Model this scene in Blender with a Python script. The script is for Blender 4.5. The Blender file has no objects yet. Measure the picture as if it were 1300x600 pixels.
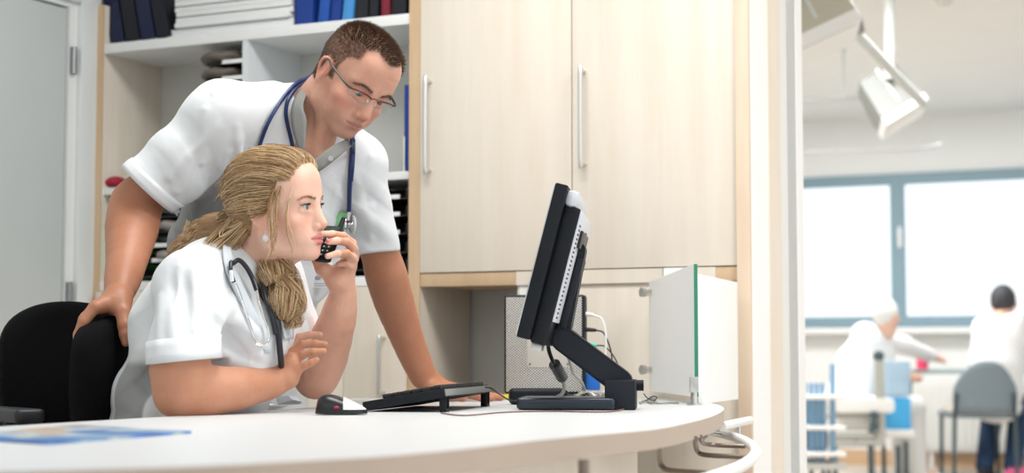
import bpy, bmesh, math, random
import numpy as np
from mathutils import Vector, Matrix, Quaternion
R = math.radians
PI = math.pi
scn = bpy.context.scene
COL = scn.collection
F_PX = 2150.0
CAM_Z = 0.86
YAW, PITCH = R(26), math.atan(150 / F_PX)
D = 4.1                                        # front plane of the cabinets
cd = bpy.data.cameras.new('camera')
cam = bpy.data.objects.new('camera', cd)
COL.objects.link(cam)
cam.location = (0, 0, CAM_Z)
cam.rotation_euler = (PI / 2 + PITCH, 0, YAW)
cd.sensor_width = 36
cd.lens = 36 * F_PX / 1300
cd.clip_start = 0.05
cd.dof.use_dof = True
cd.dof.focus_distance = 3.45
cd.dof.aperture_fstop = 3.2
scn.camera = cam
_cR = Vector((math.cos(YAW), math.sin(YAW), 0))
_cH = Vector((-math.sin(YAW), math.cos(YAW), 0))
_cF = _cH * math.cos(PITCH) + Vector((0, 0, math.sin(PITCH)))
_cU = Vector((0, 0, math.cos(PITCH))) - _cH * math.sin(PITCH)
CAMP = Vector((0, 0, CAM_Z))

def ray(px, py):
    return _cF + _cR * ((px - 650) / F_PX) + _cU * ((300 - py) / F_PX)
def P(px, py, t):                              # point at horizontal depth t
    r = ray(px, py)
    return CAMP + r * (t / r.dot(_cH))
def PZ(px, py, z):
    r = ray(px, py)
    return CAMP + r * ((z - CAM_Z) / r.z)
def PYY(px, py, y=D):
    r = ray(px, py)
    return CAMP + r * (y / r.y)
def PXX(px, py, x):
    r = ray(px, py)
    return CAMP + r * (x / r.x)
def proj(p):
    d = Vector(p) - CAMP
    z = d.dot(_cF)
    return 650 + F_PX * d.dot(_cR) / z, 300 - F_PX * d.dot(_cU) / z

# ---------------------------------------------------------------- materials
MATS = {}
def mat(name, col=None, rough=0.5, metal=0.0, bump=0.0, bscale=60, var=0.0, vscale=8, vstretch=(1, 1, 1), col2=None,
        trans=0.0, sss=0.0, emit=None, coat=0.0, attr=None, sheen=0.0, alpha=1.0, ior=1.45, spec=0.5, bstretch=None):
    if name in MATS: return MATS[name]
    m = bpy.data.materials.new(name); m.use_nodes = True
    nt = m.node_tree; b = nt.nodes['Principled BSDF']
    c = (*col, 1) if len(col) == 3 else col
    b.inputs['Base Color'].default_value = c
    b.inputs['Roughness'].default_value = rough
    b.inputs['Metallic'].default_value = metal
    b.inputs['Transmission Weight'].default_value = trans
    b.inputs['IOR'].default_value = ior
    b.inputs['Coat Weight'].default_value = coat
    b.inputs['Alpha'].default_value = alpha
    b.inputs['Specular IOR Level'].default_value = spec
    b.inputs['Sheen Weight'].default_value = sheen
    if sss:
        b.inputs['Subsurface Weight'].default_value = sss
        b.inputs['Subsurface Radius'].default_value = (1.0, 0.35, 0.18)
        b.inputs['Subsurface Scale'].default_value = 0.008
    if emit:
        b.inputs['Emission Color'].default_value = (*emit[0], 1)
        b.inputs['Emission Strength'].default_value = emit[1]
    tc = nt.nodes.new('ShaderNodeTexCoord')
    src = None
    if attr:
        a = nt.nodes.new('ShaderNodeAttribute'); a.attribute_name = attr
        src = a.outputs['Color']
        nt.links.new(src, b.inputs['Base Color'])
    if var or col2:
        mp = nt.nodes.new('ShaderNodeMapping'); mp.inputs['Scale'].default_value = vstretch
        nz = nt.nodes.new('ShaderNodeTexNoise'); nz.inputs['Scale'].default_value = vscale
        nz.inputs['Detail'].default_value = 5; nz.inputs['Roughness'].default_value = 0.6
        nt.links.new(tc.outputs['Object'], mp.inputs['Vector']); nt.links.new(mp.outputs[0], nz.inputs['Vector'])
        cr = nt.nodes.new('ShaderNodeMapRange'); cr.inputs[1].default_value = 0.35; cr.inputs[2].default_value = 0.65
        nt.links.new(nz.outputs[0], cr.inputs[0])
        mx = nt.nodes.new('ShaderNodeMix'); mx.data_type = 'RGBA'
        nt.links.new(cr.outputs[0], mx.inputs[0])
        if src is not None:
            mx.blend_type = 'MULTIPLY'
            mul = nt.nodes.new('ShaderNodeMath'); mul.operation = 'MULTIPLY'; mul.inputs[1].default_value = 1.0
            nt.links.new(cr.outputs[0], mul.inputs[0]); nt.links.new(mul.outputs[0], mx.inputs[0])
            nt.links.new(src, mx.inputs[6]); mx.inputs[7].default_value = (*(col2 or (1 - var,) * 3), 1)
        else:
            c2 = col2 or tuple(x * (1 - var) for x in c[:3])
            mx.inputs[6].default_value = c; mx.inputs[7].default_value = (*c2, 1)
        nt.links.new(mx.outputs[2], b.inputs['Base Color'])
    if bump:
        mp2 = nt.nodes.new('ShaderNodeMapping'); mp2.inputs['Scale'].default_value = bstretch or (1, 1, 1)
        n2 = nt.nodes.new('ShaderNodeTexNoise'); n2.inputs['Scale'].default_value = bscale; n2.inputs['Detail'].default_value = 4
        bp = nt.nodes.new('ShaderNodeBump'); bp.inputs['Strength'].default_value = bump; bp.inputs['Distance'].default_value = 0.004
        nt.links.new(tc.outputs['Object'], mp2.inputs[0]); nt.links.new(mp2.outputs[0], n2.inputs['Vector'])
        nt.links.new(n2.outputs[0], bp.inputs['Height']); nt.links.new(bp.outputs[0], b.inputs['Normal'])
    MATS[name] = m
    return m

# ---------------------------------------------------------------- meshes
def link(name, me, m=None, parent=None, smooth=False):
    o = bpy.data.objects.new(name, me); COL.objects.link(o)
    if m is not None: me.materials.append(m)
    if parent is not None: o.parent = parent
    if smooth:
        me.polygons.foreach_set('use_smooth', [True] * len(me.polygons))
    return o

class MB:
    def __init__(s): s.bm = bmesh.new()
    def box(s, c, size, rot=None, bevel=0.0, seg=2, taper=None):
        r = bmesh.ops.create_cube(s.bm, size=1.0)
        vs = r['verts']
        M = Matrix.Translation(Vector(c)) @ (rot.to_4x4() if rot is not None else Matrix()) @ Matrix.Diagonal((*size, 1))
        bmesh.ops.transform(s.bm, matrix=M, verts=vs)
        if bevel:
            es = list({e for v in vs for e in v.link_edges})
            bmesh.ops.bevel(s.bm, geom=es, offset=bevel, segments=seg, affect='EDGES', profile=0.6, clamp_overlap=True)
        return s
    def mm(s, a, b, bevel=0.0):                # box from min / max corners
        a, b = Vector(a), Vector(b)
        return s.box((a + b) / 2, [abs(x) for x in (b - a)], bevel=bevel)
    def cyl(s, a, b, r, r2=None, seg=20, caps=True):
        a, b = Vector(a), Vector(b); d = b - a
        q = Vector((0, 0, 1)).rotation_difference(d.normalized())
        M = Matrix.Translation((a + b) / 2) @ q.to_matrix().to_4x4()
        bmesh.ops.create_cone(s.bm, cap_ends=caps, segments=seg, radius1=r, radius2=r if r2 is None else r2, depth=d.length, matrix=M)
        return s
    def sph(s, c, r, scale=(1, 1, 1), rot=None, seg=20):
        M = Matrix.Translation(Vector(c)) @ (rot.to_4x4() if rot is not None else Matrix()) @ Matrix.Diagonal((r * scale[0], r * scale[1], r * scale[2], 1))
        bmesh.ops.create_uvsphere(s.bm, u_segments=seg, v_segments=max(8, seg // 2), radius=1, matrix=M)
        return s
    def tube(s, pts, r, seg=10, res=6, closed=False, caps=True):
        pts = [Vector(p) for p in pts]
        pts = smooth_path(pts, res, closed) if res > 1 else pts
        rs = r if callable(r) else (lambda t: r)
        n = len(pts); rings = []
        up = None
        for i, p in enumerate(pts):
            a = pts[(i - 1) % n] if (closed or i > 0) else p
            b = pts[(i + 1) % n] if (closed or i < n - 1) else p
            t = (b - a).normalized()
            if up is None:
                up = t.orthogonal().normalized()
            else:
                up = (up - t * up.dot(t)).normalized()
            w = t.cross(up)
            rr = rs(i / max(1, n - 1))
            rings.append([s.bm.verts.new(p + (up * math.cos(2 * PI * k / seg) + w * math.sin(2 * PI * k / seg)) * rr) for k in range(seg)])
        m = n if closed else n - 1
        for i in range(m):
            A, B = rings[i], rings[(i + 1) % n]
            for k in range(seg):
                s.bm.faces.new((A[k], A[(k + 1) % seg], B[(k + 1) % seg], B[k]))
        if caps and not closed:
            s.bm.faces.new(rings[0][::-1]); s.bm.faces.new(rings[-1])
        return s
    def prism(s, pts, z0, z1, bevel=0.0, seg=3):       # polygon in xy between heights
        vb = [s.bm.verts.new((p[0], p[1], z0)) for p in pts]
        vt = [s.bm.verts.new((p[0], p[1], z1)) for p in pts]
        n = len(pts)
        fb = s.bm.faces.new(vb[::-1]); ft = s.bm.faces.new(vt)
        for i in range(n):
            s.bm.faces.new((vb[i], vb[(i + 1) % n], vt[(i + 1) % n], vt[i]))
        if bevel:
            es = list(ft.edges) + list(fb.edges)
            bmesh.ops.bevel(s.bm, geom=es, offset=bevel, segments=seg, affect='EDGES', profile=0.5, clamp_overlap=True)
        return s
    def hull8(s, q0, q1):                      # solid between two quads
        a = [s.bm.verts.new(Vector(p)) for p in q0]; b = [s.bm.verts.new(Vector(p)) for p in q1]
        n = len(a)
        s.bm.faces.new(a[::-1]); s.bm.faces.new(b)
        for i in range(n):
            s.bm.faces.new((a[i], a[(i + 1) % n], b[(i + 1) % n], b[i]))
        return s
    def lathe(s, prof, c=(0, 0, 0), rot=None, seg=28):
        M = Matrix.Translation(Vector(c)) @ (rot.to_4x4() if rot is not None else Matrix())
        rings = []
        for r, z in prof:
            rings.append([s.bm.verts.new(M @ Vector((r * math.cos(2 * PI * k / seg), r * math.sin(2 * PI * k / seg), z))) for k in range(seg)])
        for A, B in zip(rings, rings[1:]):
            for k in range(seg):
                s.bm.faces.new((A[k], A[(k + 1) % seg], B[(k + 1) % seg], B[k]))
        s.bm.faces.new(rings[0][::-1]); s.bm.faces.new(rings[-1])
        return s
    def xf(s, M):
        bmesh.ops.transform(s.bm, matrix=M, verts=s.bm.verts); return s
    def build(s, name, m, parent=None, smooth=None, angle=35):
        bmesh.ops.recalc_face_normals(s.bm, faces=s.bm.faces)
        me = bpy.data.meshes.new(name); s.bm.to_mesh(me); s.bm.free()
        o = link(name, me, m, parent)
        if smooth is not False:
            me.polygons.foreach_set('use_smooth', [True] * len(me.polygons))
            me.set_sharp_from_angle(angle=R(angle))
        return o

def smooth_path(pts, res=6, closed=False):
    out = []; n = len(pts)
    m = n if closed else n - 1
    for i in range(m):
        p0 = pts[(i - 1) % n] if (closed or i > 0) else pts[i] * 2 - pts[i + 1]
        p1 = pts[i]; p2 = pts[(i + 1) % n]
        p3 = pts[(i + 2) % n] if (closed or i < n - 2) else p2 * 2 - p1
        for k in range(res):
            t = k / res
            out.append(0.5 * ((2 * p1) + (-p0 + p2) * t + (2 * p0 - 5 * p1 + 4 * p2 - p3) * t * t + (-p0 + 3 * p1 - 3 * p2 + p3) * t ** 3))
    if not closed: out.append(pts[-1].copy())
    return out

def tag(o, label=None, cat=None, group=None, kind=None):
    if label: o['label'] = label
    if cat: o['category'] = cat
    if group: o['group'] = group
    if kind: o['kind'] = kind
    return o
def thing(name, label, cat, loc=(0, 0, 0), rz=0, group=None):
    o = bpy.data.objects.new(name, None); COL.objects.link(o)
    o.empty_display_size = 0.05
    o.location = loc; o.rotation_euler = (0, 0, rz)
    return tag(o, label, cat, group)
def copy_tree(o, parent=None):
    c = o.copy(); COL.objects.link(c); c.parent = parent
    for ch in list(o.children): copy_tree(ch, c)
    return c
def struct(o): return tag(o, kind='structure')
def mat3(x, y, z):
    return Matrix((x, y, z)).transposed()
# ================================================================ ROOM
M_WALL = mat('wall_paint', (0.80, 0.82, 0.81), 0.8, bump=0.05, bscale=200)
M_WHITE = mat('white_laminate', (0.82, 0.83, 0.83), 0.45, var=0.03, vscale=3)
M_MAPLE = mat('maple_laminate', (0.75, 0.665, 0.56), 0.42, col2=(0.80, 0.73, 0.64), vscale=3.2, vstretch=(7, 7, 0.55), bump=0.03, bscale=40, bstretch=(8, 8, 0.5))
M_TAN = mat('maple_edge', (0.60, 0.42, 0.26), 0.5, col2=(0.66, 0.48, 0.31), vscale=4, vstretch=(6, 6, 0.6))
M_DOORW = mat('door_paint', (0.56, 0.60, 0.60), 0.5, var=0.03, vscale=2)
M_STEEL = mat('brushed_steel', (0.62, 0.62, 0.61), 0.28, 1.0, var=0.1, vscale=30, vstretch=(1, 1, 0.1))
M_DARKSTEEL = mat('dark_steel', (0.25, 0.2, 0.17), 0.4, 0.6)
M_FLOOR = mat('vinyl_floor', (0.64, 0.57, 0.49), 0.4, var=0.08, vscale=2, vstretch=(1, 8, 1))
M_CEIL = mat('ceiling_paint', (0.85, 0.85, 0.83), 0.9, var=0.02, vscale=4)

XL = PYY(115, 300).x - 0.001                    # inner face of the left wall
XE = PYY(954, 300).x                            # right end of the cabinet wall
X0, X1 = PYY(519, 300).x, PYY(533.5, 300).x     # panel between shelving and cupboard
XM = PYY(727, 300).x
XR = PYY(937, 300).x
BACK = D + 0.30
YF = 13.2
H_C = 2.72
struct(MB().mm((-6.5, -1.5, -0.1), (4.5, YF + 0.2, 0)).build('floor', M_FLOOR))
struct(MB().mm((-6.5, 0.9, H_C), (4.5, YF + 0.2, H_C + 0.1)).build('ceiling', M_CEIL))
# back wall behind the shelving, with its end showing as a pale jamb
struct(MB().mm((XL - 0.15, BACK + 0.02, 0), (XE + 0.0, BACK + 0.16, H_C)).build('wall_back', M_WALL))
xj = XE
yj = lambda px: PXX(px, 300, xj).y
M_JAMB = mat('jamb_white', (0.93, 0.93, 0.92), 0.5)
M_JB = mat('jamb_beech', (0.80, 0.70, 0.58), 0.45, col2=(0.84, 0.76, 0.66), vscale=4, vstretch=(5, 5, 0.5))
struct(MB().mm((xj - 0.03, D + 0.0, 0), (xj + 0.0, yj(976), H_C)).build('trim_1', M_JAMB))
struct(MB().mm((xj - 0.03, yj(976), 0), (xj + 0.003, yj(991), H_C)).build('trim_2', M_JB))
struct(MB().mm((xj - 0.03, yj(991), 0), (xj + 0.0, yj(1012), H_C)).build('trim_3', mat('jamb_grey', (0.8, 0.8, 0.78), 0.6)))
struct(MB().mm((xj - 0.06, yj(1012), 0), (xj + 0.002, yj(1020), H_C)).build('trim_4', M_JAMB))
struct(MB().mm((-6.5, -1.6, 0), (4.5, -1.5, H_C)).build('wall_fill_block', M_WALL))  # unseen wall added behind the camera to cut the sky fill
# left wall with door
yd1 = PXX(84, 200, XL).y
yd0 = yd1 - 0.93
zt = PXX(84, 9, XL).z
wl = MB()
wl.mm((XL - 0.15, yd1 + 0.004, 0), (XL, BACK + 0.02, H_C))
wl.mm((XL - 0.15, yd0, zt + 0.004), (XL, yd1 + 0.004, H_C))
wl.mm((XL - 0.15, -1.5, 0), (XL, yd0, H_C))
struct(wl.build('wall_left', M_WALL))
dr = struct(thing('door_1', None, None, (XL, yd1, 0))); 
def sub(mb, name, m, parent):                   # build in world space, parent to an unrotated empty
    o = mb.build(name, m, parent)
    o.location = -Vector(parent.location)
    return o
sub(MB().mm((XL - 0.05, yd0 + 0.01, 0.01), (XL - 0.006, yd1 - 0.004, zt - 0.004)), 'door_leaf', M_DOORW, dr)
M_HINGE = mat('hinge_steel', (0.33, 0.34, 0.35), 0.35, 0.9)
for ya, yb in ((60, 94), (358, 384)):
    z1, z0 = PXX(91, ya, XL).z, PXX(91, yb, XL).z
    h = MB().cyl((XL + 0.012, yd1 + 0.012, z0), (XL + 0.012, yd1 + 0.012, z1), 0.009, seg=16)
    h.mm((XL, yd1 + 0.012, z0), (XL + 0.004, yd1 + 0.034, z1), bevel=0.001)
    h.cyl((XL + 0.012, yd1 + 0.012, (z0 + z1) / 2 - 0.003), (XL + 0.012, yd1 + 0.012, (z0 + z1) / 2 + 0.003), 0.0095, seg=16)
    sub(h, 'hinge', M_HINGE, dr)
sub(MB().cyl((XL + 0.0, yd0 + 0.08, 0.95), (XL + 0.05, yd0 + 0.08, 0.95), 0.009).cyl((XL + 0.05, yd0 + 0.08, 0.95), (XL + 0.05, yd0 + 0.21, 0.95), 0.009), 'door_handle', M_STEEL, dr)
fr = MB()
fr.mm((XL + 0.0003, yd1 + 0.04, 0), (XL + 0.018, D - 0.002, H_C - 0.01), bevel=0.003)
fr.mm((XL + 0.0003, yd0 - 0.07, zt + 0.02), (XL + 0.018, yd1 + 0.04, zt + 0.09), bevel=0.003)
fr.mm((XL + 0.0003, yd0 - 0.07, 0), (XL + 0.018, yd0 - 0.005, zt + 0.09), bevel=0.003)
struct(fr.build('trim_5', mat('frame_paint', (0.74, 0.77, 0.77), 0.5)))

# ---------------------------------------------------------------- shelving unit
SH = thing('shelving_unit', 'tall maple shelving unit with white shelves behind the standing man', 'shelving', (XL + 0.01, D, 0))
xs0 = XL + 0.003
xs0b = PYY(131, 100).x
ZS = PYY(300, 41, D).z
ztop = lambda px, py: PYY(px, py, D).z
Z1 = PYY(130, 56, D).z                           # top of the main shelf
ZB = PYY(133, 358, D).z                          # top of the base cupboards
XD = PYY(314, 60).x                              # divider
TH = 0.020
sub(MB().mm((xs0, D, 0), (xs0b, BACK, PYY(118, 8).z)), 'side_panel', M_MAPLE, SH)
sub(MB().mm((xs0, D - 0.002, 0), (xs0b, D + 0.001, PYY(118, 8).z)), 'edge_strip', M_TAN, SH)
sub(MB().mm((X0, D, 0), (X1, BACK, 2.35)), 'side_panel', M_MAPLE, SH)
sub(MB().mm((X0, D - 0.002, 0), (X1, D + 0.001, 2.35)), 'edge_strip', M_TAN, SH)
M_PALE = mat('pale_board', (0.72, 0.76, 0.78), 0.5, var=0.03, vscale=3)
sub(MB().mm((XD - TH, D + 0.004, ZB), (XD, BACK - 0.01, Z1 - 0.03)), 'divider', M_PALE, SH)
sub(MB().mm((xs0b, BACK - 0.012, 0.05), (X0, BACK, 2.35)), 'back_panel', mat('back_board', (0.62, 0.62, 0.58), 0.6, var=0.03, vscale=3), SH)
sub(MB().mm((xs0b, D + 0.001, Z1 - 0.03), (X0, BACK - 0.012, Z1), bevel=0.001), 'shelf', M_WHITE, SH)
zl = PYY(130, 238).z
sub(MB().mm((xs0b, D + 0.01, zl - 0.022), (XD - TH, BACK - 0.012, zl), bevel=0.001), 'shelf', M_WHITE, SH)
zr = PYY(507, 217).z
sub(MB().mm((XD, D + 0.01, zr - 0.022), (X0, BACK - 0.012, zr), bevel=0.001), 'shelf', M_WHITE, SH)
sub(MB().mm((xs0b, D - 0.0, ZB - 0.028), (X0, BACK - 0.012, ZB), bevel=0.001), 'base_top', M_WHITE, SH)
def door(parent, x0, x1, z0, z1, hx=None, hz0=0, hz1=0, y=D):
    d = sub(MB().mm((x0, y - 0.019, z0), (x1, y, z1), bevel=0.0012), 'door', M_MAPLE, parent)
    if hx is not None:
        hb = MB()
        yy = y - 0.019
        hb.tube([(hx, yy, hz0), (hx, yy - 0.022, hz0), (hx, yy - 0.03, hz0 + 0.010), (hx, yy - 0.03, hz1 - 0.010), (hx, yy - 0.022, hz1), (hx, yy, hz1)], 0.0058, seg=12, res=5)
        o = hb.build('handle', mat('satin_handle', (0.72, 0.72, 0.70), 0.3, 0.9), d)
    return d
xq = (X0 + XD) / 2
xdm = PYY(440, 450).x
g = 0.002
door(SH, xs0b + g, xs0b + 0.42, 0.08, ZB - 0.03)
door(SH, xs0b + 0.42 + g, XD - g, 0.08, ZB - 0.03)
door(SH, XD + g, xdm, 0.08, ZB - 0.03)
door(SH, xdm + g, X0 - g, 0.08, ZB - 0.03, PYY(492, 450).x, PYY(492, 497).z, PYY(492, 428).z)
sub(MB().mm((xs0b, D + 0.04, 0), (X0, D + 0.055, 0.08)), 'plinth', M_TAN, SH)

# ---------------------------------------------------------------- wall cupboard
CB = thing('wall_cupboard', 'wide maple wall cupboard with two tall doors above the monitor', 'cupboard', (X1, D, 1.0))
zb1, zb0 = PYY(600, 345.5).z, PYY(600, 362.5).z
sub(MB().mm((X1 + 0.001, D, zb0), (XR, BACK, zb1), bevel=0.0008), 'bottom_panel', M_TAN, CB)
sub(MB().mm((XR, D - 0.012, 0), (XE, D - 0.0005, 2.35), bevel=0.0008).mm((XR, D - 0.0005, 0), (XE - 0.031, BACK, 2.35)), 'side_panel', mat('maple_side', (0.72, 0.56, 0.42), 0.5, col2=(0.77, 0.62, 0.48), vscale=4, vstretch=(6, 6, 0.5)), CB)
sub(MB().mm((X1 + 0.001, D + 0.02, 2.33), (XR, BACK, 2.35)), 'top_panel', M_MAPLE, CB)
sub(MB().mm((X1 + 0.001, BACK - 0.01, zb1), (XR, BACK, 2.33)), 'back_panel', M_WHITE, CB)
door(CB, X1 + 0.001, XM - 0.0015, zb1 + 0.002, 2.35, PYY(547, 150).x, PYY(547, 216).z, PYY(547, 104).z, D + 0.019 - 0.004)
door(CB, XM + 0.0015, XR - 0.002, zb1 + 0.002, 2.35, PYY(743, 150).x, PYY(743, 208).z, PYY(743, 91).z, D + 0.019 - 0.004)
# low board behind the computer
XB = PYY(656, 400).x
LB = thing('back_board', 'maple board behind the monitor and computer under the cupboard', 'board', (XB, D, 0))
sub(MB().mm((XB, D + 0.004, 0), (XR - 0.004, D + 0.03, zb0 - 0.001), bevel=0.001), 'front_panel', M_MAPLE, LB)
sub(MB().mm((XB, D - 0.0035, zb0 - 0.001), (XR - 0.06, D - 0.0005, zb1 - 0.001)), 'top_edge', M_MAPLE, LB)
# ================================================================ DESK
ZD = 0.75
M_DESK = mat('desk_white', (0.66, 0.675, 0.68), 0.38, var=0.02, vscale=2)
M_DEDGE = mat('desk_edge', (0.47, 0.38, 0.31), 0.5, var=0.04, vscale=3)
M_DFRONT = mat('desk_front', (0.78, 0.71, 0.62), 0.5, col2=(0.82, 0.76, 0.68), vscale=3, vstretch=(5, 5, 0.6))
M_BLACK = mat('black_plastic', (0.006, 0.008, 0.012), 0.5, bump=0.05, bscale=300, spec=0.3)
M_SOFTBLACK = mat('grey_black_plastic', (0.012, 0.015, 0.021), 0.5, spec=0.3)
M_GREYC = mat('grey_cable', (0.32, 0.32, 0.29), 0.5)
M_BLKC = mat('black_cable', (0.015, 0.015, 0.015), 0.4)
M_CHROME = mat('chrome', (0.8, 0.8, 0.8), 0.12, 1.0)
M_WPLAST = mat('white_plastic', (0.85, 0.85, 0.84), 0.35)
M_PAPER = mat('paper', (0.85, 0.85, 0.84), 0.8)

fr_px = [(-420, 606), (-200, 603), (0, 599), (150, 595), (300, 589.5), (400, 584), (500, 578), (600, 568.5), (680, 559), (760, 551.5), (830, 545), (872, 537), (900, 529.5), (915, 523), (919, 518), (912, 513.5), (897, 510)]
front = smooth_path([PZ(x, y, ZD) for x, y in fr_px], 6)
back_px = [(700, 504.5), (600, 504.5), (520, 505), (446, 505.5), (436, 507), (428, 511), (405, 516), (360, 519.5), (300, 523), (150, 532), (0, 541), (-200, 553), (-400, 562)]
back = [PZ(x, y, ZD) for x, y in back_px]
pr = PYY(890, 507, D - 0.004)
wallpts = [PZ(880, 508.3, ZD), PZ(862, 507.4, ZD), PZ(848, 506, ZD), Vector((PZ(842, 505, ZD).x, D + 0.003, ZD)), Vector((PZ(700, 504.5, ZD).x - 0.02, D + 0.003, ZD))]
outline = [(p.x, p.y) for p in front + wallpts + back]
DK = thing('reception_desk', 'long white curved desk with beige edge that the seated woman leans on', 'desk', (-0.6, 2.6, 0))
TK = 0.029
o = sub(MB().prism(outline, ZD - TK, ZD, bevel=0.0012, seg=2), 'desk_top', M_DESK, DK)
# edge banding: side faces get the beige edge colour
o.data.materials.append(M_DEDGE)
for f in o.data.polygons:
    if abs(f.normal.z) < 0.5: f.material_index = 1
# panels below
fv = [Vector((p.x, p.y, 0)) for p in front]
cen = Vector((-1.85, 2.95, 0))
def inset(p, d):
    v = (cen - p); v.z = 0
    return p + v.normalized() * d
inn = [inset(p, 0.13) for p in fv[20:70]]
inn2 = [inset(p, 0.16) for p in fv[20:70]]
sub(MB().prism([(p.x, p.y) for p in inn + inn2[::-1]], 0.04, ZD - TK, bevel=0), 'front_panel', M_DFRONT, DK)
def post(px, py):
    q = PZ(px, py, ZD - TK); q = inset(Vector((q.x, q.y, 0)), 0.0)
    return MB().cyl((q.x, q.y, 0), (q.x, q.y, ZD - TK), 0.0075, seg=16)
for px, py in ((741, 583),):
    sub(post(px, py), 'post', M_DARKSTEEL, DK)
for (a, b) in (((-1.95, 2.62), (-1.9, 2.66)), ((-1.60, 3.45), (-1.55, 3.5))):
    sub(MB().mm((*a, 0), (*b, ZD - TK)), 'leg', M_STEEL, DK)
# handrail
ZRL = 0.685
rl = [(897, 546), (915, 550), (940, 557), (956, 567), (958, 577), (945, 589), (920, 600.5), (885, 612), (840, 625)]
rp = [PZ(x, y, ZRL) for x, y in rl]
HR = thing('hand_rail', 'white curved tube rail on brown steel brackets around the desk end', 'rail', (rp[3].x, rp[3].y, 0))
o = sub(MB().tube(rp, 0.0098, seg=16, res=8), 'rail', M_WPLAST, HR)
def wire(name, pts, r, m, parent, res=6, seg=10):
    return sub(MB().tube(pts, r, seg=seg, res=res), name, m, parent)
def PT(l): return [P(*q) for q in l]
wire('bracket', [PZ(883, 556.5, 0.722), PZ(883.5, 566, 0.70), PZ(887, 574, 0.684), PZ(900, 577.5, 0.6815), PZ(948, 579.5, 0.6815)], 0.0045, M_DARKSTEEL, HR, 5)
wire('bracket', [PZ(889, 554, 0.722), PZ(891, 560, 0.702), PZ(897, 563.5, 0.6915), PZ(920, 565.3, 0.6885), PZ(946, 566, 0.6885)], 0.0042, M_DARKSTEEL, HR, 5)
wire('bracket', [PZ(838, 565.5, 0.722), PZ(838, 583, 0.69), PZ(841, 592, 0.677), PZ(852, 597, 0.672), PZ(898, 600, 0.672)], 0.0048, M_DARKSTEEL, HR, 5)
wire('bracket', [PZ(901, 545, 0.722), PZ(898, 552, 0.70), PZ(893, 557, 0.69), PZ(903, 550, 0.69), PZ(916, 551, 0.686)], 0.004, M_STEEL, HR, 4)
TR = thing('towel_rail', 'short straight white rail fixed to the cupboard side beside the desk end', 'rail', (P(953, 533, 3.95).x, P(953, 533, 3.95).y, 0))
a, b = P(916, 541, 3.5), P(952, 533, 4.0)
sub(MB().cyl(a, b, 0.0095, seg=18).sph(b, 0.0095), 'rail', M_WPLAST, TR)
q = P(938, 536, 3.8)
sub(MB().tube([q, q + Vector((0, 0, -0.045)), q + Vector((0.0, 0.02, -0.055)), Vector((q.x, q.y + 0.03, q.z - 0.058))], 0.004, res=5), 'bracket', M_STEEL, TR)

# ---------------------------------------------------------------- glass screens
M_FROST = mat('frosted_glass', (0.93, 0.95, 0.94), 0.4, trans=0.0, sss=0.0)
M_GEDGE = mat('glass_edge', (0.05, 0.32, 0.2), 0.15, trans=0.3)
def screen(name, label, a0, a1, zb, zt0, zt1, th=0.008, edge=True):
    g = thing(name, label, 'screen', ((a0.x + a1.x) / 2, (a0.y + a1.y) / 2, 0))
    d = (a1 - a0); d.z = 0; d.normalize(); n = Vector((-d.y, d.x, 0)) * th / 2
    q0 = [Vector((a0.x, a0.y, zb)), Vector((a1.x, a1.y, zb)), Vector((a1.x, a1.y, zt1)), Vector((a0.x, a0.y, zt0))]
    sub(MB().hull8([p - n for p in q0], [p + n for p in q0]), 'panel', M_FROST, g)
    if edge:
        e = Vector((a0.x, a0.y, 0)) - d * 0.0015
        E = MB().hull8([e - n * 1.0 + Vector((0, 0, zb)), e + n * 1.0 + Vector((0, 0, zb)), e + n * 1.0 + Vector((0, 0, zt0)), e - n * 1.0 + Vector((0, 0, zt0))],
                       [p + d * 0.0015 for p in (e - n + Vector((0, 0, zb)), e + n + Vector((0, 0, zb)), e + n + Vector((0, 0, zt0)), e - n + Vector((0, 0, zt0)))])
        sub(E, 'glass_edge', M_GEDGE, g)
    return g
a0 = P(883, 335, 3.72); a1 = P(826, 358, 4.33)
SA = screen('glass_screen', 'frosted glass desk screen with green edge, nearest to the camera', a0, a1, 0.768, a0.z, a1.z)
for py in (371, 469):
    k = P(826, py, 4.31)
    sub(MB().cyl(k + Vector((0.012, -0.012, 0)), k + Vector((-0.022, 0.03, 0)), 0.009, seg=16), 'standoff', M_STEEL, SA)
    sub(MB().cyl(k + Vector((-0.018, -0.02, 0)), k + Vector((-0.012, -0.012, 0)), 0.012, seg=16), 'standoff', M_STEEL, SA)
cb = P(881, 500, 3.72)
cl = MB().cyl((cb.x, cb.y, ZD), (cb.x, cb.y, ZD + 0.004), 0.016, seg=20).cyl((cb.x, cb.y, ZD + 0.004), (cb.x, cb.y, ZD + 0.03), 0.0075, seg=18)
cl.box((cb.x, cb.y, ZD + 0.045), (0.018, 0.018, 0.034), rot=Matrix.Rotation(YAW, 3, 'Z'), bevel=0.001)
sub(cl, 'clamp_foot', M_STEEL, SA)
b0 = P(888, 348, 3.80); b1 = P(934, 358, 4.24)
SB = screen('glass_screen', 'frosted glass screen reaching back to the cupboard side, behind the green-edged one', b0, b1, 0.75, b0.z, b1.z, edge=False)
c0 = PYY(843, 340, D - 0.004); c1 = PYY(880, 350, D - 0.004)
SC = screen('glass_screen', 'small white glass panel on the maple board, peeping out above the frosted screen', c0, c1, 0.80, c0.z, c0.z, th=0.006)

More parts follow.
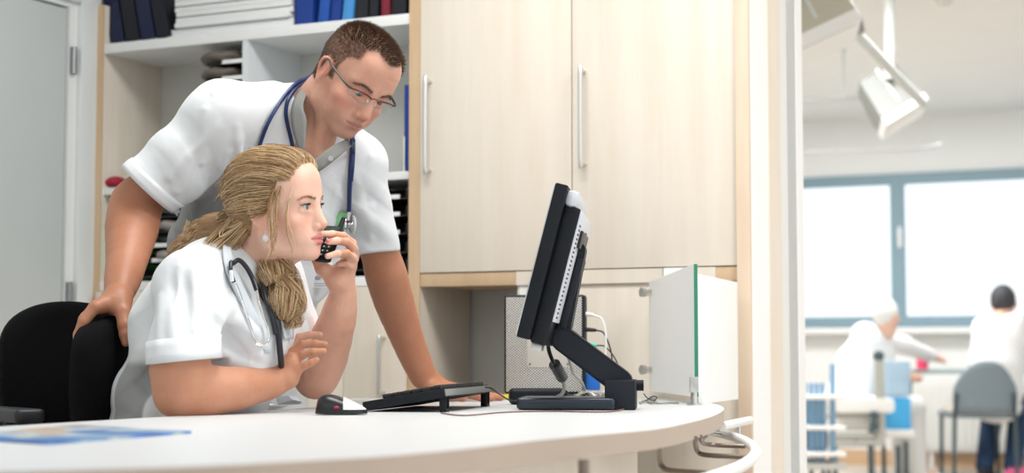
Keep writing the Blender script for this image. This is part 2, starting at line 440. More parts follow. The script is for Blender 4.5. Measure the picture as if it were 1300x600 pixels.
# ---------------------------------------------------------------- monitor
mz = R(110.5)
near = P(655, 427, 3.27)
W_ = Vector((math.cos(mz), math.sin(mz), 0)); N_ = Vector((-math.sin(mz), math.cos(mz), 0))
T = R(14.5)
org = near + W_ * 0.2
MO = thing('monitor', 'black touchscreen monitor on a folding arm stand, seen edge-on', 'monitor', (org.x, org.y, ZD), mz)
zb = org.z - ZD
tilt = Matrix.Rotation(T, 3, 'X')                # leans the top away from the viewer side
def mloc(x, y, z):                              # y behind the screen is negative
    v = tilt @ Vector((0, y, z)); return Vector((x, v.y, zb + v.z))
def slab(x0, x1, y0, y1, z0, z1, bevel=0.004):
    mb = MB().box(((x0 + x1) / 2, (y0 + y1) / 2, (z0 + z1) / 2), (x1 - x0, y1 - y0, z1 - z0), bevel=bevel)
    mb.xf(Matrix.Translation((0, 0, zb)) @ tilt.to_4x4()); return mb
slab(-0.2, 0.2, -0.026, 0, 0, 0.308, 0.004).build('bezel', M_BLACK, MO)
slab(-0.178, 0.178, -0.001, 0.0012, 0.022, 0.295, 0.0).build('screen', mat('screen_glass', (0.02, 0.03, 0.05), 0.1, emit=((0.5, 0.65, 0.9), 0.25)), MO)
slab(-0.196, -0.190, -0.0005, 0.0022, 0.004, 0.304, 0.0005).build('bezel_highlight', M_STEEL, MO)  # bright strip standing in for the highlight along the bezel edge
slab(-0.175, 0.175, -0.058, -0.026, -0.004, 0.272, 0.006).build('rear_housing', M_BLACK, MO)
M_SILV = mat('silver_plastic', (0.66, 0.68, 0.74), 0.4, 0.2)
vt = slab(-0.170, 0.172, -0.063, -0.0582, 0.045, 0.268, 0.001); vt.build('vent_panel', M_SILV, MO)
for x2 in ((-0.155, -0.135), (0.06, 0.09)):
    sl = MB()
    for k in range(22):
        for xx in x2: sl.box((xx, -0.0634, 0.055 + k * 0.0088), (0.012, 0.0014, 0.0036))
    sl.xf(Matrix.Translation((0, 0, zb)) @ tilt.to_4x4()); sl.build('vent_slots', M_BLKC, MO)
hd = slab(-0.185, 0.12, -0.05, -0.024, 0.27, 0.303, 0.012); hd.build('top_hump', M_SILV, MO)
slab(-0.10, 0.10, -0.069, -0.0635, 0.20, 0.235, 0.002).build('carry_slot', M_BLKC, MO)
slab(-0.15, -0.09, -0.05, -0.028, -0.016, -0.003, 0.001).build('port_block', M_STEEL, MO)
slab(-0.04, 0.04, -0.080, -0.066, 0.02, 0.185, 0.005).build('mount_plate', M_SOFTBLACK, MO)
# arm, drawn in the (y, z) plane of the monitor: -y runs to the right of the picture
def yz(px, py, t=3.47):
    p = P(px, py, t); d = p - Vector((org.x, org.y, ZD))
    return d.dot(N_), d.z
def bar(pts, half, x0, x1, name, m, bevel=0.004):
    (ya, za), (yb, zb_) = pts
    d = Vector((yb - ya, zb_ - za)); L = d.length; ang = math.atan2(d.y, d.x)
    prof = []
    for k in range(9): prof.append((-half * math.sin(PI * k / 8), half * math.cos(PI * k / 8)))
    for k in range(9): prof.append((L + half * math.sin(PI * k / 8), -half * math.cos(PI * k / 8)))
    q = [(ya + u * math.cos(ang) - v * math.sin(ang), za + u * math.sin(ang) + v * math.cos(ang)) for u, v in prof]
    mb = MB().hull8([(x0, a, b) for a, b in q], [(x1, a, b) for a, b in q])
    bmesh.ops.bevel(mb.bm, geom=[e for e in mb.bm.edges if abs(e.verts[0].co.x - e.verts[1].co.x) < 1e-6], offset=bevel, segments=2, affect='EDGES', clamp_overlap=True)
    return mb.build(name, m, MO)
bar([yz(736, 318), yz(717, 418)], 0.014, -0.035, 0.035, 'upper_link', M_SOFTBLACK)
bar([yz(717, 431), yz(788, 484)], 0.025, -0.045, 0.045, 'arm', M_SOFTBLACK, 0.005)
ya, za = yz(789, 506)
MB().box((0, ya, 0.03), (0.13, 0.062, 0.06), bevel=0.004).build('hinge_block', M_SOFTBLACK, MO)
y2, _ = yz(810, 500)
MB().cyl((0, y2 + 0.006, 0.048), (0, y2 - 0.012, 0.048), 0.011, seg=20).build('knob', M_BLACK, MO)
ybl, _ = yz(657, 515, 3.42); ybr, _ = yz(782, 515, 3.42)
MB().box((0, (ybl + ybr) / 2, 0.013), (0.17, abs(ybr - ybl), 0.024), bevel=0.010, seg=4).build('base', mat('base_plastic', (0.012, 0.02, 0.033), 0.3, coat=0.15), MO)
for xx in (-0.07, 0.07):
    for yy in (ybl - 0.02, ybr + 0.02):
        MB().cyl((xx, yy, 0), (xx, yy, 0.004), 0.008, seg=14).build('rubber_foot', M_BLKC, MO)

# ---------------------------------------------------------------- computer
def perforated():
    m = bpy.data.materials.new('perforated_steel'); m.use_nodes = True
    nt = m.node_tree; b = nt.nodes['Principled BSDF']; N = nt.nodes.new; L = nt.links.new
    tc = N('ShaderNodeTexCoord')
    outs = []
    for off in ((0, 0, 0), (0.5, 0.5, 0.5)):
        s = N('ShaderNodeVectorMath'); s.operation = 'MULTIPLY'; s.inputs[1].default_value = (1 / 0.0076, 0, 1 / 0.0062)
        L(tc.outputs['Object'], s.inputs[0])
        a = N('ShaderNodeVectorMath'); a.operation = 'ADD'; a.inputs[1].default_value = off; L(s.outputs[0], a.inputs[0])
        f = N('ShaderNodeVectorMath'); f.operation = 'FRACTION'; L(a.outputs[0], f.inputs[0])
        c = N('ShaderNodeVectorMath'); c.operation = 'SUBTRACT'; c.inputs[1].default_value = (0.5, 0, 0.5); L(f.outputs[0], c.inputs[0])
        c2 = N('ShaderNodeVectorMath'); c2.operation = 'MULTIPLY'; c2.inputs[1].default_value = (1.0, 0, 0.82); L(c.outputs[0], c2.inputs[0])
        l = N('ShaderNodeVectorMath'); l.operation = 'LENGTH'; L(c2.outputs[0], l.inputs[0]); outs.append(l.outputs['Value'])
    mn = N('ShaderNodeMath'); mn.operation = 'MINIMUM'; L(outs[0], mn.inputs[0]); L(outs[1], mn.inputs[1])
    th = N('ShaderNodeMath'); th.operation = 'LESS_THAN'; th.inputs[1].default_value = 0.235; L(mn.outputs[0], th.inputs[0])
    mx = N('ShaderNodeMix'); mx.data_type = 'RGBA'; mx.inputs[6].default_value = (0.66, 0.64, 0.60, 1); mx.inputs[7].default_value = (0.03, 0.03, 0.03, 1)
    L(th.outputs[0], mx.inputs[0]); L(mx.outputs[2], b.inputs['Base Color'])
    b.inputs['Roughness'].default_value = 0.5; b.inputs['Metallic'].default_value = 0.2
    return m
M_PERF = perforated()
pc = P(693, 500, 4.19)
PC = thing('desktop_computer', 'small upright desktop computer with perforated grey side behind the monitor', 'computer', (pc.x, pc.y, ZD), R(18.5))
pw, ph, pd = 0.200, 0.243, 0.065
ft = 0.014
MB().box((0, 0, ft + ph / 2), (pw, pd, ph), bevel=0.009, seg=4).build('case', M_SOFTBLACK, PC)
MB().box((-0.001, -pd / 2 - 0.0006, ft + ph / 2), (pw - 0.013, 0.003, ph - 0.012), bevel=0.001).build('perforated_panel', M_PERF, PC)
MB().box((0.012, -pd / 2 - 0.0026, ft + 0.105), (0.108, 0.002, 0.080), bevel=0.001).build('cover_plate', mat('plate_grey', (0.55, 0.52, 0.47), 0.4, 0.2), PC)
for xx in (-0.035, 0.058):
    MB().cyl((xx, -pd / 2 - 0.0034, ft + 0.073), (xx, -pd / 2 - 0.0044, ft + 0.073), 0.0022, seg=12).build('screw', M_BLKC, PC)
for xx in (-0.085, 0.075):
    MB().box((xx, 0, ft / 2), (0.03, 0.09, ft), bevel=0.004).build('foot', mat('yellow_foot', (0.7, 0.6, 0.05), 0.5) if xx < 0 else M_BLKC, PC)
for zz, c, l in ((0.21, M_WPLAST, 0.018), (0.172, M_BLKC, 0.026), (0.135, mat('green_plug', (0.1, 0.6, 0.38), 0.4), 0.028)):
    MB().cyl((pw / 2 - 0.002, -0.01, zz), (pw / 2 + l, -0.012, zz - 0.002), 0.006, 0.0042, seg=14).build('plug', c, PC)
MB().box((pw / 2 + 0.016, 0.0, 0.044), (0.036, 0.02, 0.042), bevel=0.003).build('plug', mat('blue_plug', (0.02, 0.16, 0.62), 0.4), PC)
PCM = Matrix.Translation((pc.x, pc.y, ZD)) @ Matrix.Rotation(R(18.5), 4, 'Z')
def lc(x, y, z): return PCM @ Vector((x, y, z))
def cable(label, pts, r, m, group=None):
    o = MB().tube(pts, r, seg=10, res=8).build('cable', m)
    return tag(o, label, 'cable', group)
ZC = ZD + 0.006
cable('white cable from the topmost port of the computer', [lc(0.118, -0.012, 0.208), lc(0.14, -0.014, 0.196), lc(0.15, -0.016, 0.155), lc(0.148, -0.02, 0.09), lc(0.15, -0.02, 0.03), lc(0.13, -0.05, 0.006)], 0.0025, M_WPLAST)
cable('thin black cable from the second port of the computer', [lc(0.126, -0.012, 0.17), lc(0.145, -0.014, 0.162), lc(0.162, -0.02, 0.12), lc(0.168, -0.03, 0.07), lc(0.18, -0.04, 0.006)], 0.0019, M_BLKC)
cable('thin black cable running from the green plug', [lc(0.128, -0.012, 0.133), lc(0.15, -0.016, 0.128), lc(0.178, -0.03, 0.09), lc(0.185, -0.03, 0.03), lc(0.2, -0.06, 0.005)], 0.0016, M_BLKC)
cable('thick black cable with grey ferrite hanging under the monitor', PT([(697, 415, 3.47), (696, 440, 3.47), (702, 459, 3.5), (707, 470, 3.55)]), 0.0042, M_BLKC)
tag(MB().tube(PT([(704, 462, 3.52), (714, 479, 3.56)]), 0.0125, seg=16, res=1).build('ferrite', mat('ferrite_grey', (0.13, 0.13, 0.13), 0.5)), 'dark grey ferrite sleeve on the cable under the monitor', 'ferrite bead')
cable('grey cable running from the ferrite sleeve down to the desk', PT([(712, 476, 3.56), (716, 490, 3.6), (713, 500, 3.66), (700, 507, 3.75)]), 0.004, M_GREYC)
cable('grey cable looping behind the monitor arm', PT([(712, 436, 3.56), (722, 455, 3.6), (728, 474, 3.68), (738, 484, 3.75), (742, 497, 3.9), (735, 505, 3.95)]), 0.0032, M_GREYC)
random.seed(5)
for i in range(9):
    x0 = 706 + random.random() * 30; x1 = 745 + random.random() * 35
    t0 = 3.75 + random.random() * 0.2
    pts = []
    for k in range(6):
        u = k / 5
        q = PZ(x0 + (x1 - x0) * u, 506, ZD); z = ZD + 0.006 + 0.022 * abs(math.sin(u * PI * (1 + i % 3) + i)) * random.uniform(0.4, 1)
        pp = P(x0 + (x1 - x0) * u, 500, t0 + 0.06 * math.sin(u * 5 + i)); pp.z = z; pts.append(pp)
    cable('cable in the tangle between the computer and the monitor stand', pts, random.choice((0.0022, 0.003, 0.0034)), random.choice((M_GREYC, M_BLKC, M_GREYC, M_WPLAST)), 'cables tangled behind the monitor stand')
ps = P(683, 498, 3.78)
o = MB().box((0, 0, 0.018), (0.13, 0.06, 0.036), bevel=0.013, seg=4).build('power_supply', M_BLACK); o.location = (ps.x, ps.y, ZD); o.rotation_euler.z = R(28)
tag(o, 'low black power brick lying between the computer and the monitor base', 'power brick')
cable('thin brown cable lying on the desk in front of the monitor base', [PZ(x, y, ZD + 0.002) for x, y in ((560, 524), (590, 527), (640, 523), (700, 521.5), (745, 522.5), (775, 522), (796, 518), (803, 515))], 0.0014, mat('brown_cable', (0.2, 0.1, 0.09), 0.5))
cable('beaded chain cord curled behind the monitor hinge', [PZ(x, y, ZD + 0.004) for x, y in ((812, 511), (820, 508), (826, 510), (832, 506.5), (826, 505.5), (822, 509), (835, 511.5), (850, 511), (862, 511))], 0.0022, M_GREYC)
cable('thin black looped wire behind the monitor hinge', [P(817, 499, 3.75), P(822, 505, 3.75), P(830, 508, 3.78), P(834, 504, 3.8), P(828, 503, 3.78), P(820, 508.5, 3.76)], 0.0012, M_BLKC)

# ---------------------------------------------------------------- keyboard
k0 = PZ(461, 522.5, ZD); kb = PZ(566, 523, ZD); kf = PZ(621, 515.5, ZD)
kx = (kf - kb); kx.z = 0; kl = kx.length; kx.normalize()
ky = Vector((-kx.y, kx.x, 0))                    # toward the woman
kw = (k0 - kb).dot(ky)
krz = math.atan2(kx.y, kx.x)
hb = PZ(566, 523, ZD)
hz = P(566, 502, (kb - CAMP).dot(_cH)).z - ZD
KB = thing('keyboard', 'black keyboard propped up on fold-out feet beside the mouse', 'keyboard', (kb.x, kb.y, ZD), krz)
rise = math.atan2(hz - 0.004, kw)
kr = Matrix.Rotation(-rise, 3, 'X')
def kxf(mb):                                    # local: x along, y from rear edge to the front edge, tilted
    return mb.xf(Matrix.Translation((0, 0, hz)) @ kr.to_4x4())
KL = kl + 0.02; KD = math.hypot(kw, hz)
kxf(MB().box((KL / 2 - 0.01, KD / 2, 0.006), (KL, KD, 0.018), bevel=0.003)).build('case', M_BLACK, KB)
kk = kxf(MB().box((KL / 2 - 0.01, KD / 2, 0.0145), (KL - 0.016, KD - 0.03, 0.001)))
kk.build('key_bed', M_BLKC, KB)
M_KEY = mat('key_black', (0.02, 0.02, 0.022), 0.5)
M_KEYG = mat('key_grey', (0.25, 0.25, 0.24), 0.5)
ks = MB(); n = int((KL - 0.02) / 0.0185)
for r_ in range(6):
    for c in range(n):
        if r_ == 5 and 6 < c < 12: continue
        ks.box((0.002 + 0.0185 * (c + 0.5), 0.016 + r_ * 0.0195 + (0.004 if r_ else 0), 0.019), (0.0165, 0.0172, 0.008), bevel=0.0015, seg=1)
ks.box((0.002 + 0.0185 * 9.5, 0.016 + 5 * 0.0195 + 0.004, 0.019), (0.0185 * 5 - 0.002, 0.0172, 0.008), bevel=0.0015, seg=1)
kxf(ks).build('keys', M_KEY, KB)
kxf(MB().box((KL / 2 - 0.01, -0.0006, 0.006), (KL - 0.012, 0.002, 0.013), bevel=0.0005)).build('rear_strip', M_KEYG, KB)
for xx in (0.012, kl - 0.012):
    MB().box((xx - 0.011, 0.006, (hz - 0.0) / 2), (0.004, 0.014, hz), bevel=0.001).box((xx + 0.011, 0.006, hz / 2), (0.004, 0.014, hz), bevel=0.001).box((xx, 0.006, 0.0035), (0.024, 0.014, 0.006), bevel=0.001).build('foot', M_BLACK, KB)
cable('thin dark cable running from the keyboard to the monitor base', [P(606, 492, 3.6), P(622, 492, 3.6), P(634, 500, 3.62), P(648, 508, 3.66), P(660, 507, 3.66), P(668, 503.5, 3.6)], 0.0016, M_BLKC)
# ---------------------------------------------------------------- mouse
m0 = PZ(394, 526.5, ZD); m1 = PZ(458, 526.5, ZD)
ma = m1 - m0; mrz = math.atan2(ma.y, ma.x) + R(4); mc = (m0 + m1) / 2 + Vector((0, 0.02, 0))
MS = thing('mouse', 'black computer mouse with white button and red side marks', 'mouse', (mc.x, mc.y, ZD), mrz)
def mouse_shell(x0, x1, lift=0.0, n=22, w=0.030, infl=1.0):
    mb = MB(); rings = []
    for i in range(n + 1):
        x = x0 + (x1 - x0) * i / n
        s = (x + 0.048) / 0.096
        h = 0.036 * (math.sin(PI * min(max(s, 0), 1) ** 0.62)) ** 0.62 * (1 - 0.42 * s) + 0.004
        ww = w * (max(0.0, 1 - abs(2 * s - 1) ** 3.2)) ** 0.5 + 0.002
        ring = []
        for k in range(17):
            a = PI * k / 16
            ring.append(mb.bm.verts.new((x, ww * infl * math.cos(a), 0.002 + (h * infl) * max(0, math.sin(a)) ** 0.75 + lift)))
        rings.append(ring)
    for A, B in zip(rings, rings[1:]):
        for k in range(16): mb.bm.faces.new((A[k], A[k + 1], B[k + 1], B[k]))
        mb.bm.faces.new((A[16], A[0], B[0], B[16]))
    mb.bm.faces.new(rings[0]); mb.bm.faces.new(rings[-1][::-1])
    return mb
mouse_shell(-0.048, 0.048).build('shell', mat('mouse_black', (0.012, 0.013, 0.016), 0.3), MS, angle=60)
mb = mouse_shell(0.004, 0.0455, 0.0012, infl=1.02)
for v in list(mb.bm.verts):
    if v.co.z < 0.0105: v.co.z = max(v.co.z, 0.0100)
mb.build('button', mat('mouse_silver', (0.72, 0.72, 0.68), 0.35), MS, angle=60)
MB().cyl((-0.008, -0.0302, 0.011), (-0.008, -0.028, 0.0125), 0.0055, seg=14).box((0.004, -0.0295, 0.0075), (0.016, 0.003, 0.004), bevel=0.001).build('side_mark', mat('red_mark', (0.5, 0.01, 0.04), 0.4), MS)
# ---------------------------------------------------------------- leaflet, tissue, notice
def leaflet():
    m = bpy.data.materials.new('leaflet_print'); m.use_nodes = True
    nt = m.node_tree; b = nt.nodes['Principled BSDF']; N = nt.nodes.new; L = nt.links.new
    tc = N('ShaderNodeTexCoord'); nz = N('ShaderNodeTexNoise'); nz.inputs['Scale'].default_value = 9; nz.inputs['Detail'].default_value = 2
    L(tc.outputs['Object'], nz.inputs['Vector'])
    cr = N('ShaderNodeValToRGB'); e = cr.color_ramp.elements
    e[0].position = 0.30; e[0].color = (0.02, 0.12, 0.38, 1); e[1].position = 0.72; e[1].color = (0.55, 0.40, 0.30, 1)
    for p_, c_ in ((0.40, (0.05, 0.22, 0.55, 1)), (0.47, (0.30, 0.42, 0.50, 1)), (0.54, (0.62, 0.62, 0.58, 1)), (0.60, (0.50, 0.32, 0.22, 1))):
        q = e.new(p_); q.color = c_
    sx = N('ShaderNodeSeparateXYZ'); L(tc.outputs['Object'], sx.inputs[0])
    mr = N('ShaderNodeMath'); mr.operation = 'MULTIPLY_ADD'; mr.inputs[1].default_value = -0.9; mr.inputs[2].default_value = -0.03
    L(sx.outputs['X'], mr.inputs[0])
    ad = N('ShaderNodeMath'); ad.operation = 'ADD'; L(nz.outputs[0], ad.inputs[0]); L(mr.outputs[0], ad.inputs[1])
    L(ad.outputs[0], cr.inputs[0]); L(cr.outputs[0], b.inputs['Base Color']); b.inputs['Roughness'].default_value = 0.35
    return m
lq = [PZ(x, y, ZD + 0.001) for x, y in ((-60, 556), (95, 540), (243, 549), (62, 563.5))]
lcn = sum(lq, Vector()) / 4
mb = MB(); mb.prism([(p.x - lcn.x, p.y - lcn.y) for p in lq], 0.0, 0.0035, bevel=0)
LF = mb.build('leaflet', leaflet()); LF.location = (lcn.x, lcn.y, ZD)
tag(LF, 'glossy blue printed leaflet lying on the near left part of the desk', 'leaflet')
def crumple(c, s, seed, m, name):
    bm = bmesh.new(); bmesh.ops.create_icosphere(bm, subdivisions=4, radius=1)
    rng = random.Random(seed); dirs = [(Vector((rng.gauss(0, 1), rng.gauss(0, 1), rng.gauss(0, 1))).normalized(), rng.uniform(0.45, 0.95)) for _ in range(34)]
    for v in bm.verts:
        n = v.co.normalized(); d = min(h / max(0.05, n.dot(u)) if n.dot(u) > 0.05 else 9 for u, h in dirs)
        v.co = n * min(1.1, d); v.co = Vector((v.co.x * s[0], v.co.y * s[1], max(v.co.z * s[2], -s[2] * 0.4)))
    me = bpy.data.meshes.new(name); bm.to_mesh(me); bm.free()
    o = link(name, me, m); o.location = c + Vector((0, 0, s[2] * 0.4)); return o
tc_ = PZ(367, 513, ZD)
tag(crumple(tc_, (0.045, 0.035, 0.02), 3, mat('clear_wrap', (0.78, 0.82, 0.88), 0.12, trans=0.35, ior=1.2), 'plastic_wrap'), 'crumpled clear plastic wrapper on the desk between her elbows', 'wrapper')
tc_ = PZ(330, 515, ZD)
tag(crumple(tc_, (0.05, 0.03, 0.006), 8, mat('tissue_white', (0.82, 0.84, 0.87), 0.7), 'tissue'), 'flat white tissue on the desk behind her near forearm', 'tissue')
n0, n1 = PYY(657, 346, D - 0.002), PYY(674, 374, D - 0.002)
NT = thing('paper_notice', 'small white paper notice stuck to the board at the monitor', 'notice', (n0.x, n0.y, n1.z))
sub(MB().mm((n0.x + 0.004, D + 0.0015, n1.z), (n1.x + 0.03, D + 0.0035, n0.z)), 'sheet', M_PAPER, NT)
tx = MB()
for k in range(3): tx.mm((n0.x + 0.012, D + 0.001, n0.z - 0.018 - k * 0.010), (n0.x + 0.034 - 0.005 * (k % 2), D + 0.0016, n0.z - 0.0165 - k * 0.010))
sub(tx, 'printed_lines', mat('faint_ink', (0.5, 0.55, 0.65), 0.8), NT)
# ================================================================ SOFT SHAPES (bodies, clothes, hair volumes)
import openvdb, time
def _a(v): return np.array(v, dtype=np.float64)
class Soft:
    def __init__(s): s.ops = []; s.frames = [None]; s.cf = 0
    def frame(s, Rm=None, t=None, scale=1.0):          # following ops are given in this local frame
        if Rm is None: s.cf = 0; return s
        s.frames.append((np.array(Rm, dtype=float), _a(t), scale)); s.cf = len(s.frames) - 1; return s
    def _w(s, p):                                       # local point -> world
        if s.cf == 0: return _a(p)
        Rm, t, sc = s.frames[s.cf]; return Rm @ (_a(p) * sc) + t
    def _add(s, fn, c, rad, k, mode, sym=False):
        sc = 1.0 if s.cf == 0 else s.frames[s.cf][2]
        cs = [s._w(c)]
        if sym: cs.append(s._w((-c[0], c[1], c[2])))
        s.ops.append((fn, cs, rad * sc, k * sc, mode, s.cf, sym)); return s
    def ell(s, c, r, rot=None, k=0.0, mode='u', sym=False):
        c = _a(c); r = _a(r) if np.ndim(r) else _a((r, r, r)); Q = None if rot is None else np.array(rot, dtype=float)
        def fn(p):
            q = p - c
            if Q is not None: q = q @ Q
            a = q / r; k0 = np.sqrt((a * a).sum(1)) + 1e-9; b = q / (r * r); k1 = np.sqrt((b * b).sum(1)) + 1e-9
            return k0 * (k0 - 1) / k1
        return s._add(fn, c, r.max(), k, mode, sym)
    def cone(s, a, b, ra, rb=None, k=0.0, mode='u', sym=False, flat=None):
        a, b = _a(a), _a(b); rb = ra if rb is None else rb; ba = b - a; L2 = max(1e-12, ba @ ba)
        fl = None
        if flat is not None:                           # (axis, factor): squash the section along an axis
            ax, f = _a(flat[0]), flat[1]; ax = ax / np.linalg.norm(ax); fl = (ax, f)
        def fn(p):
            q = p - a; h = np.clip(q @ ba / L2, 0, 1); v = q - h[:, None] * ba
            if fl is not None:
                cx = v @ fl[0]; v = v + (cx * (1 / fl[1] - 1))[:, None] * fl[0]
                return (np.sqrt((v * v).sum(1)) - (ra + (rb - ra) * h)) * min(1.0, fl[1] * 1.15)
            return np.sqrt((v * v).sum(1)) - (ra + (rb - ra) * h)
        return s._add(fn, (a + b) / 2, math.sqrt(L2) / 2 + max(ra, rb), k, mode, sym)
    def chain(s, pts, k=0.004, k0=None, mode='u', sym=False, res=1):
        if res > 1:
            v = smooth_path([Vector((*p[:3],)) for p in pts], res); rr = []
            for i in range(len(pts) - 1):
                for j in range(res): rr.append(pts[i][3] + (pts[i + 1][3] - pts[i][3]) * j / res)
            rr.append(pts[-1][3]); pts = [(*q, r) for q, r in zip(v, rr)]
        for i, (p, q) in enumerate(zip(pts, pts[1:])):
            s.cone(p[:3], q[:3], p[3], q[3], k if i or k0 is None else k0, mode, sym)
        return s
    def box(s, c, h, rot=None, r=0.0, k=0.0, mode='u', sym=False):
        c, h = _a(c), _a(h); Q = None if rot is None else np.array(rot, dtype=float)
        def fn(p):
            q = p - c
            if Q is not None: q = q @ Q
            q = np.abs(q) - (h - r)
            return np.sqrt((np.maximum(q, 0) ** 2).sum(1)) + np.minimum(q.max(1), 0) - r
        return s._add(fn, c, float(np.linalg.norm(h)), k, mode, sym)
    def loft(s, st, k=0.0, mode='u', ex=2.3):
        """st: list of (centre, side vector, front vector, half width, half depth)"""
        C = [_a(x[0]) for x in st]; lo = np.min(C, 0); hi = np.max(C, 0); mr = max(max(x[3], x[4]) for x in st)
        def fn(p):
            best = None
            for a, b in zip(st, st[1:]):
                A, B = _a(a[0]), _a(b[0]); ba = B - A; h = (p - A) @ ba / (ba @ ba); hc = np.clip(h, 0, 1)[:, None]
                ax = ba / np.linalg.norm(ba)
                q = p - A - hc * ba
                sv = _a(a[1]) * (1 - hc) + _a(b[1]) * hc; fv = _a(a[2]) * (1 - hc) + _a(b[2]) * hc
                sv = sv / np.linalg.norm(sv, axis=1)[:, None]; fv = fv / np.linalg.norm(fv, axis=1)[:, None]
                wa = (a[3] + (b[3] - a[3]) * hc[:, 0]); wb = (a[4] + (b[4] - a[4]) * hc[:, 0])
                x = np.abs((q * sv).sum(1)) / wa; y = np.abs((q * fv).sum(1)) / wb
                z = (q @ ax) / np.minimum(wa, wb)
                r = ((x ** ex + y ** ex) ** (2 / ex) + z * z) ** 0.5
                d = (r - 1) * np.minimum(wa, wb)
                if best is None: best = d
                else:
                    kk = 0.03; hh = np.maximum(kk - np.abs(best - d), 0) / kk; best = np.minimum(best, d) - hh * hh * kk / 4
            return best
        return s._add(fn, (lo + hi) / 2, float(np.linalg.norm(hi - lo)) / 2 + mr, k, mode)
    def half(s, p0, n, k=0.0, mode='s', big=9.0):       # removes everything on the side n points to
        p0, n = _a(p0), _a(n); n = n / np.linalg.norm(n)
        return s._add(lambda p: -((p - p0) @ n), p0, big, k, mode)
    def disp(s, f, c=(0, 0, 0), rad=9.0): return s._add(f, _a(c), rad, 0, 'd')
    def evaluate(s, p, cull=None, band=0.01):
        d = np.full(len(p), 1e3); loc = {0: p}; use = None
        if cull is not None:
            if getattr(s, '_n', 0) != len(s.ops):
                s._c1 = _a([o[1][0] for o in s.ops]); s._c2 = _a([o[1][-1] for o in s.ops]); s._rk = _a([o[2] + o[3] for o in s.ops]); s._n = len(s.ops)
            cc, cr = cull
            dd = np.minimum(((s._c1 - cc) ** 2).sum(1), ((s._c2 - cc) ** 2).sum(1))
            use = dd <= (s._rk + cr + band) ** 2
        for i_, (fn, cs, rad, k, mode, fr, sym) in enumerate(s.ops):
            if use is not None and not use[i_]: continue
            if fr not in loc:
                Rm, t, sc = s.frames[fr]; loc[fr] = ((p - t) @ Rm) / sc
            q = loc[fr]; sc = 1.0 if fr == 0 else s.frames[fr][2]
            if sym: q = np.abs(q) * _a((1, 0, 0)) + q * _a((0, 1, 1))
            v = fn(q) * sc
            if mode == 'd': d = d + v; continue
            if mode == 'u':
                if k > 0:
                    h = np.maximum(k - np.abs(d - v), 0) / k; d = np.minimum(d, v) - h * h * k / 4
                else: d = np.minimum(d, v)
            elif mode == 's':
                v = -v
                if k > 0:
                    h = np.maximum(k - np.abs(d - v), 0) / k; d = np.maximum(d, v) + h * h * k / 4
                else: d = np.maximum(d, v)
            elif mode == 'i':
                if k > 0:
                    h = np.maximum(k - np.abs(d - v), 0) / k; d = np.maximum(d, v) + h * h * k / 4
                else: d = np.maximum(d, v)
        return d
    def mesh(s, lo, hi, vox, B=12, adapt=0.0):
        lo, hi = _a(lo), _a(hi)
        nb = np.ceil((hi - lo) / (vox * B)).astype(int)
        g = openvdb.FloatGrid(background=1.0)
        K = 4; hd = B * vox * 0.5 * math.sqrt(3)
        js = np.stack(np.meshgrid(*[np.arange(-(-n // K)) for n in nb], indexing='ij'), -1).reshape(-1, 3)
        cj = lo + (js + 0.5) * K * B * vox; dj = s.evaluate(cj)
        sub8 = np.stack(np.meshgrid(*[np.arange(K)] * 3, indexing='ij'), -1).reshape(-1, 3)
        loc = np.stack(np.meshgrid(*[np.arange(B)] * 3, indexing='ij'), -1).reshape(-1, 3) * vox
        lst = []
        for j, c, d in zip(js, cj, dj):
            if abs(d) > K * hd * 1.15 + 0.008:
                if d < 0:
                    o = j * K * B; g.fill(tuple(int(x) for x in o), tuple(int(x) for x in o + K * B - 1), -1.0, False)
                continue
            ii = j * K + sub8; cen = lo + (ii + 0.5) * B * vox
            dc = s.evaluate(cen, cull=(c, K * hd), band=K * hd * 1.2)
            for idx, c2, d2 in zip(ii, cen, dc):
                o = idx * B
                if abs(d2) > hd * 1.25 + 0.006:
                    if d2 < 0: g.fill(tuple(int(x) for x in o), tuple(int(x) for x in o + B - 1), -1.0, False)
                    continue
                v = s.evaluate(loc + lo + o * vox, cull=(c2, hd))
                g.copyFromArray(np.clip(v / vox, -3, 3).reshape(B, B, B).astype(np.float32), ijk=tuple(int(x) for x in o))
        pts, quad = g.convertToQuads(isovalue=0.0)
        pts = np.array(pts, dtype=np.float64) * vox + lo
        return pts, np.array(quad, dtype=np.int64)[:, ::-1]
def relax(pts, F, n=2, lam=0.5):
    a = np.concatenate([F[:, i] for i in range(4)]); b = np.concatenate([F[:, (i + 1) % 4] for i in range(4)])
    deg = np.bincount(a, minlength=len(pts)) + np.bincount(b, minlength=len(pts))
    for _ in range(n):
        acc = np.stack([np.bincount(a, pts[b, ax], len(pts)) + np.bincount(b, pts[a, ax], len(pts)) for ax in range(3)], 1)
        pts = pts + lam * (acc / np.maximum(deg, 1)[:, None] - pts)
    return pts
def drop_small(pts, F, keep=1):
    lab = np.arange(len(pts))
    while True:
        old = lab.copy(); m = lab[F].min(1)
        for i in range(4): np.minimum.at(lab, F[:, i], m)
        lab = lab[lab]; lab = lab[lab]
        if (lab == old).all(): break
    u, inv, c = np.unique(lab, return_inverse=True, return_counts=True)
    good = np.zeros(len(u), bool); good[np.argsort(-c)[:keep]] = True
    ok = good[inv]; idx = np.cumsum(ok) - 1
    return pts[ok], idx[F[ok[F[:, 0]]]]
def quads_mesh(name, pts, F):
    me = bpy.data.meshes.new(name); me.vertices.add(len(pts)); me.vertices.foreach_set('co', pts.astype(np.float32).ravel())
    me.loops.add(F.size); me.loops.foreach_set('vertex_index', F.astype(np.int32).ravel())
    me.polygons.add(len(F)); me.polygons.foreach_set('loop_start', np.arange(0, F.size, 4, dtype=np.int32))
    me.polygons.foreach_set('use_smooth', [True] * len(F)); me.update(calc_edges=True); me.validate(); return me
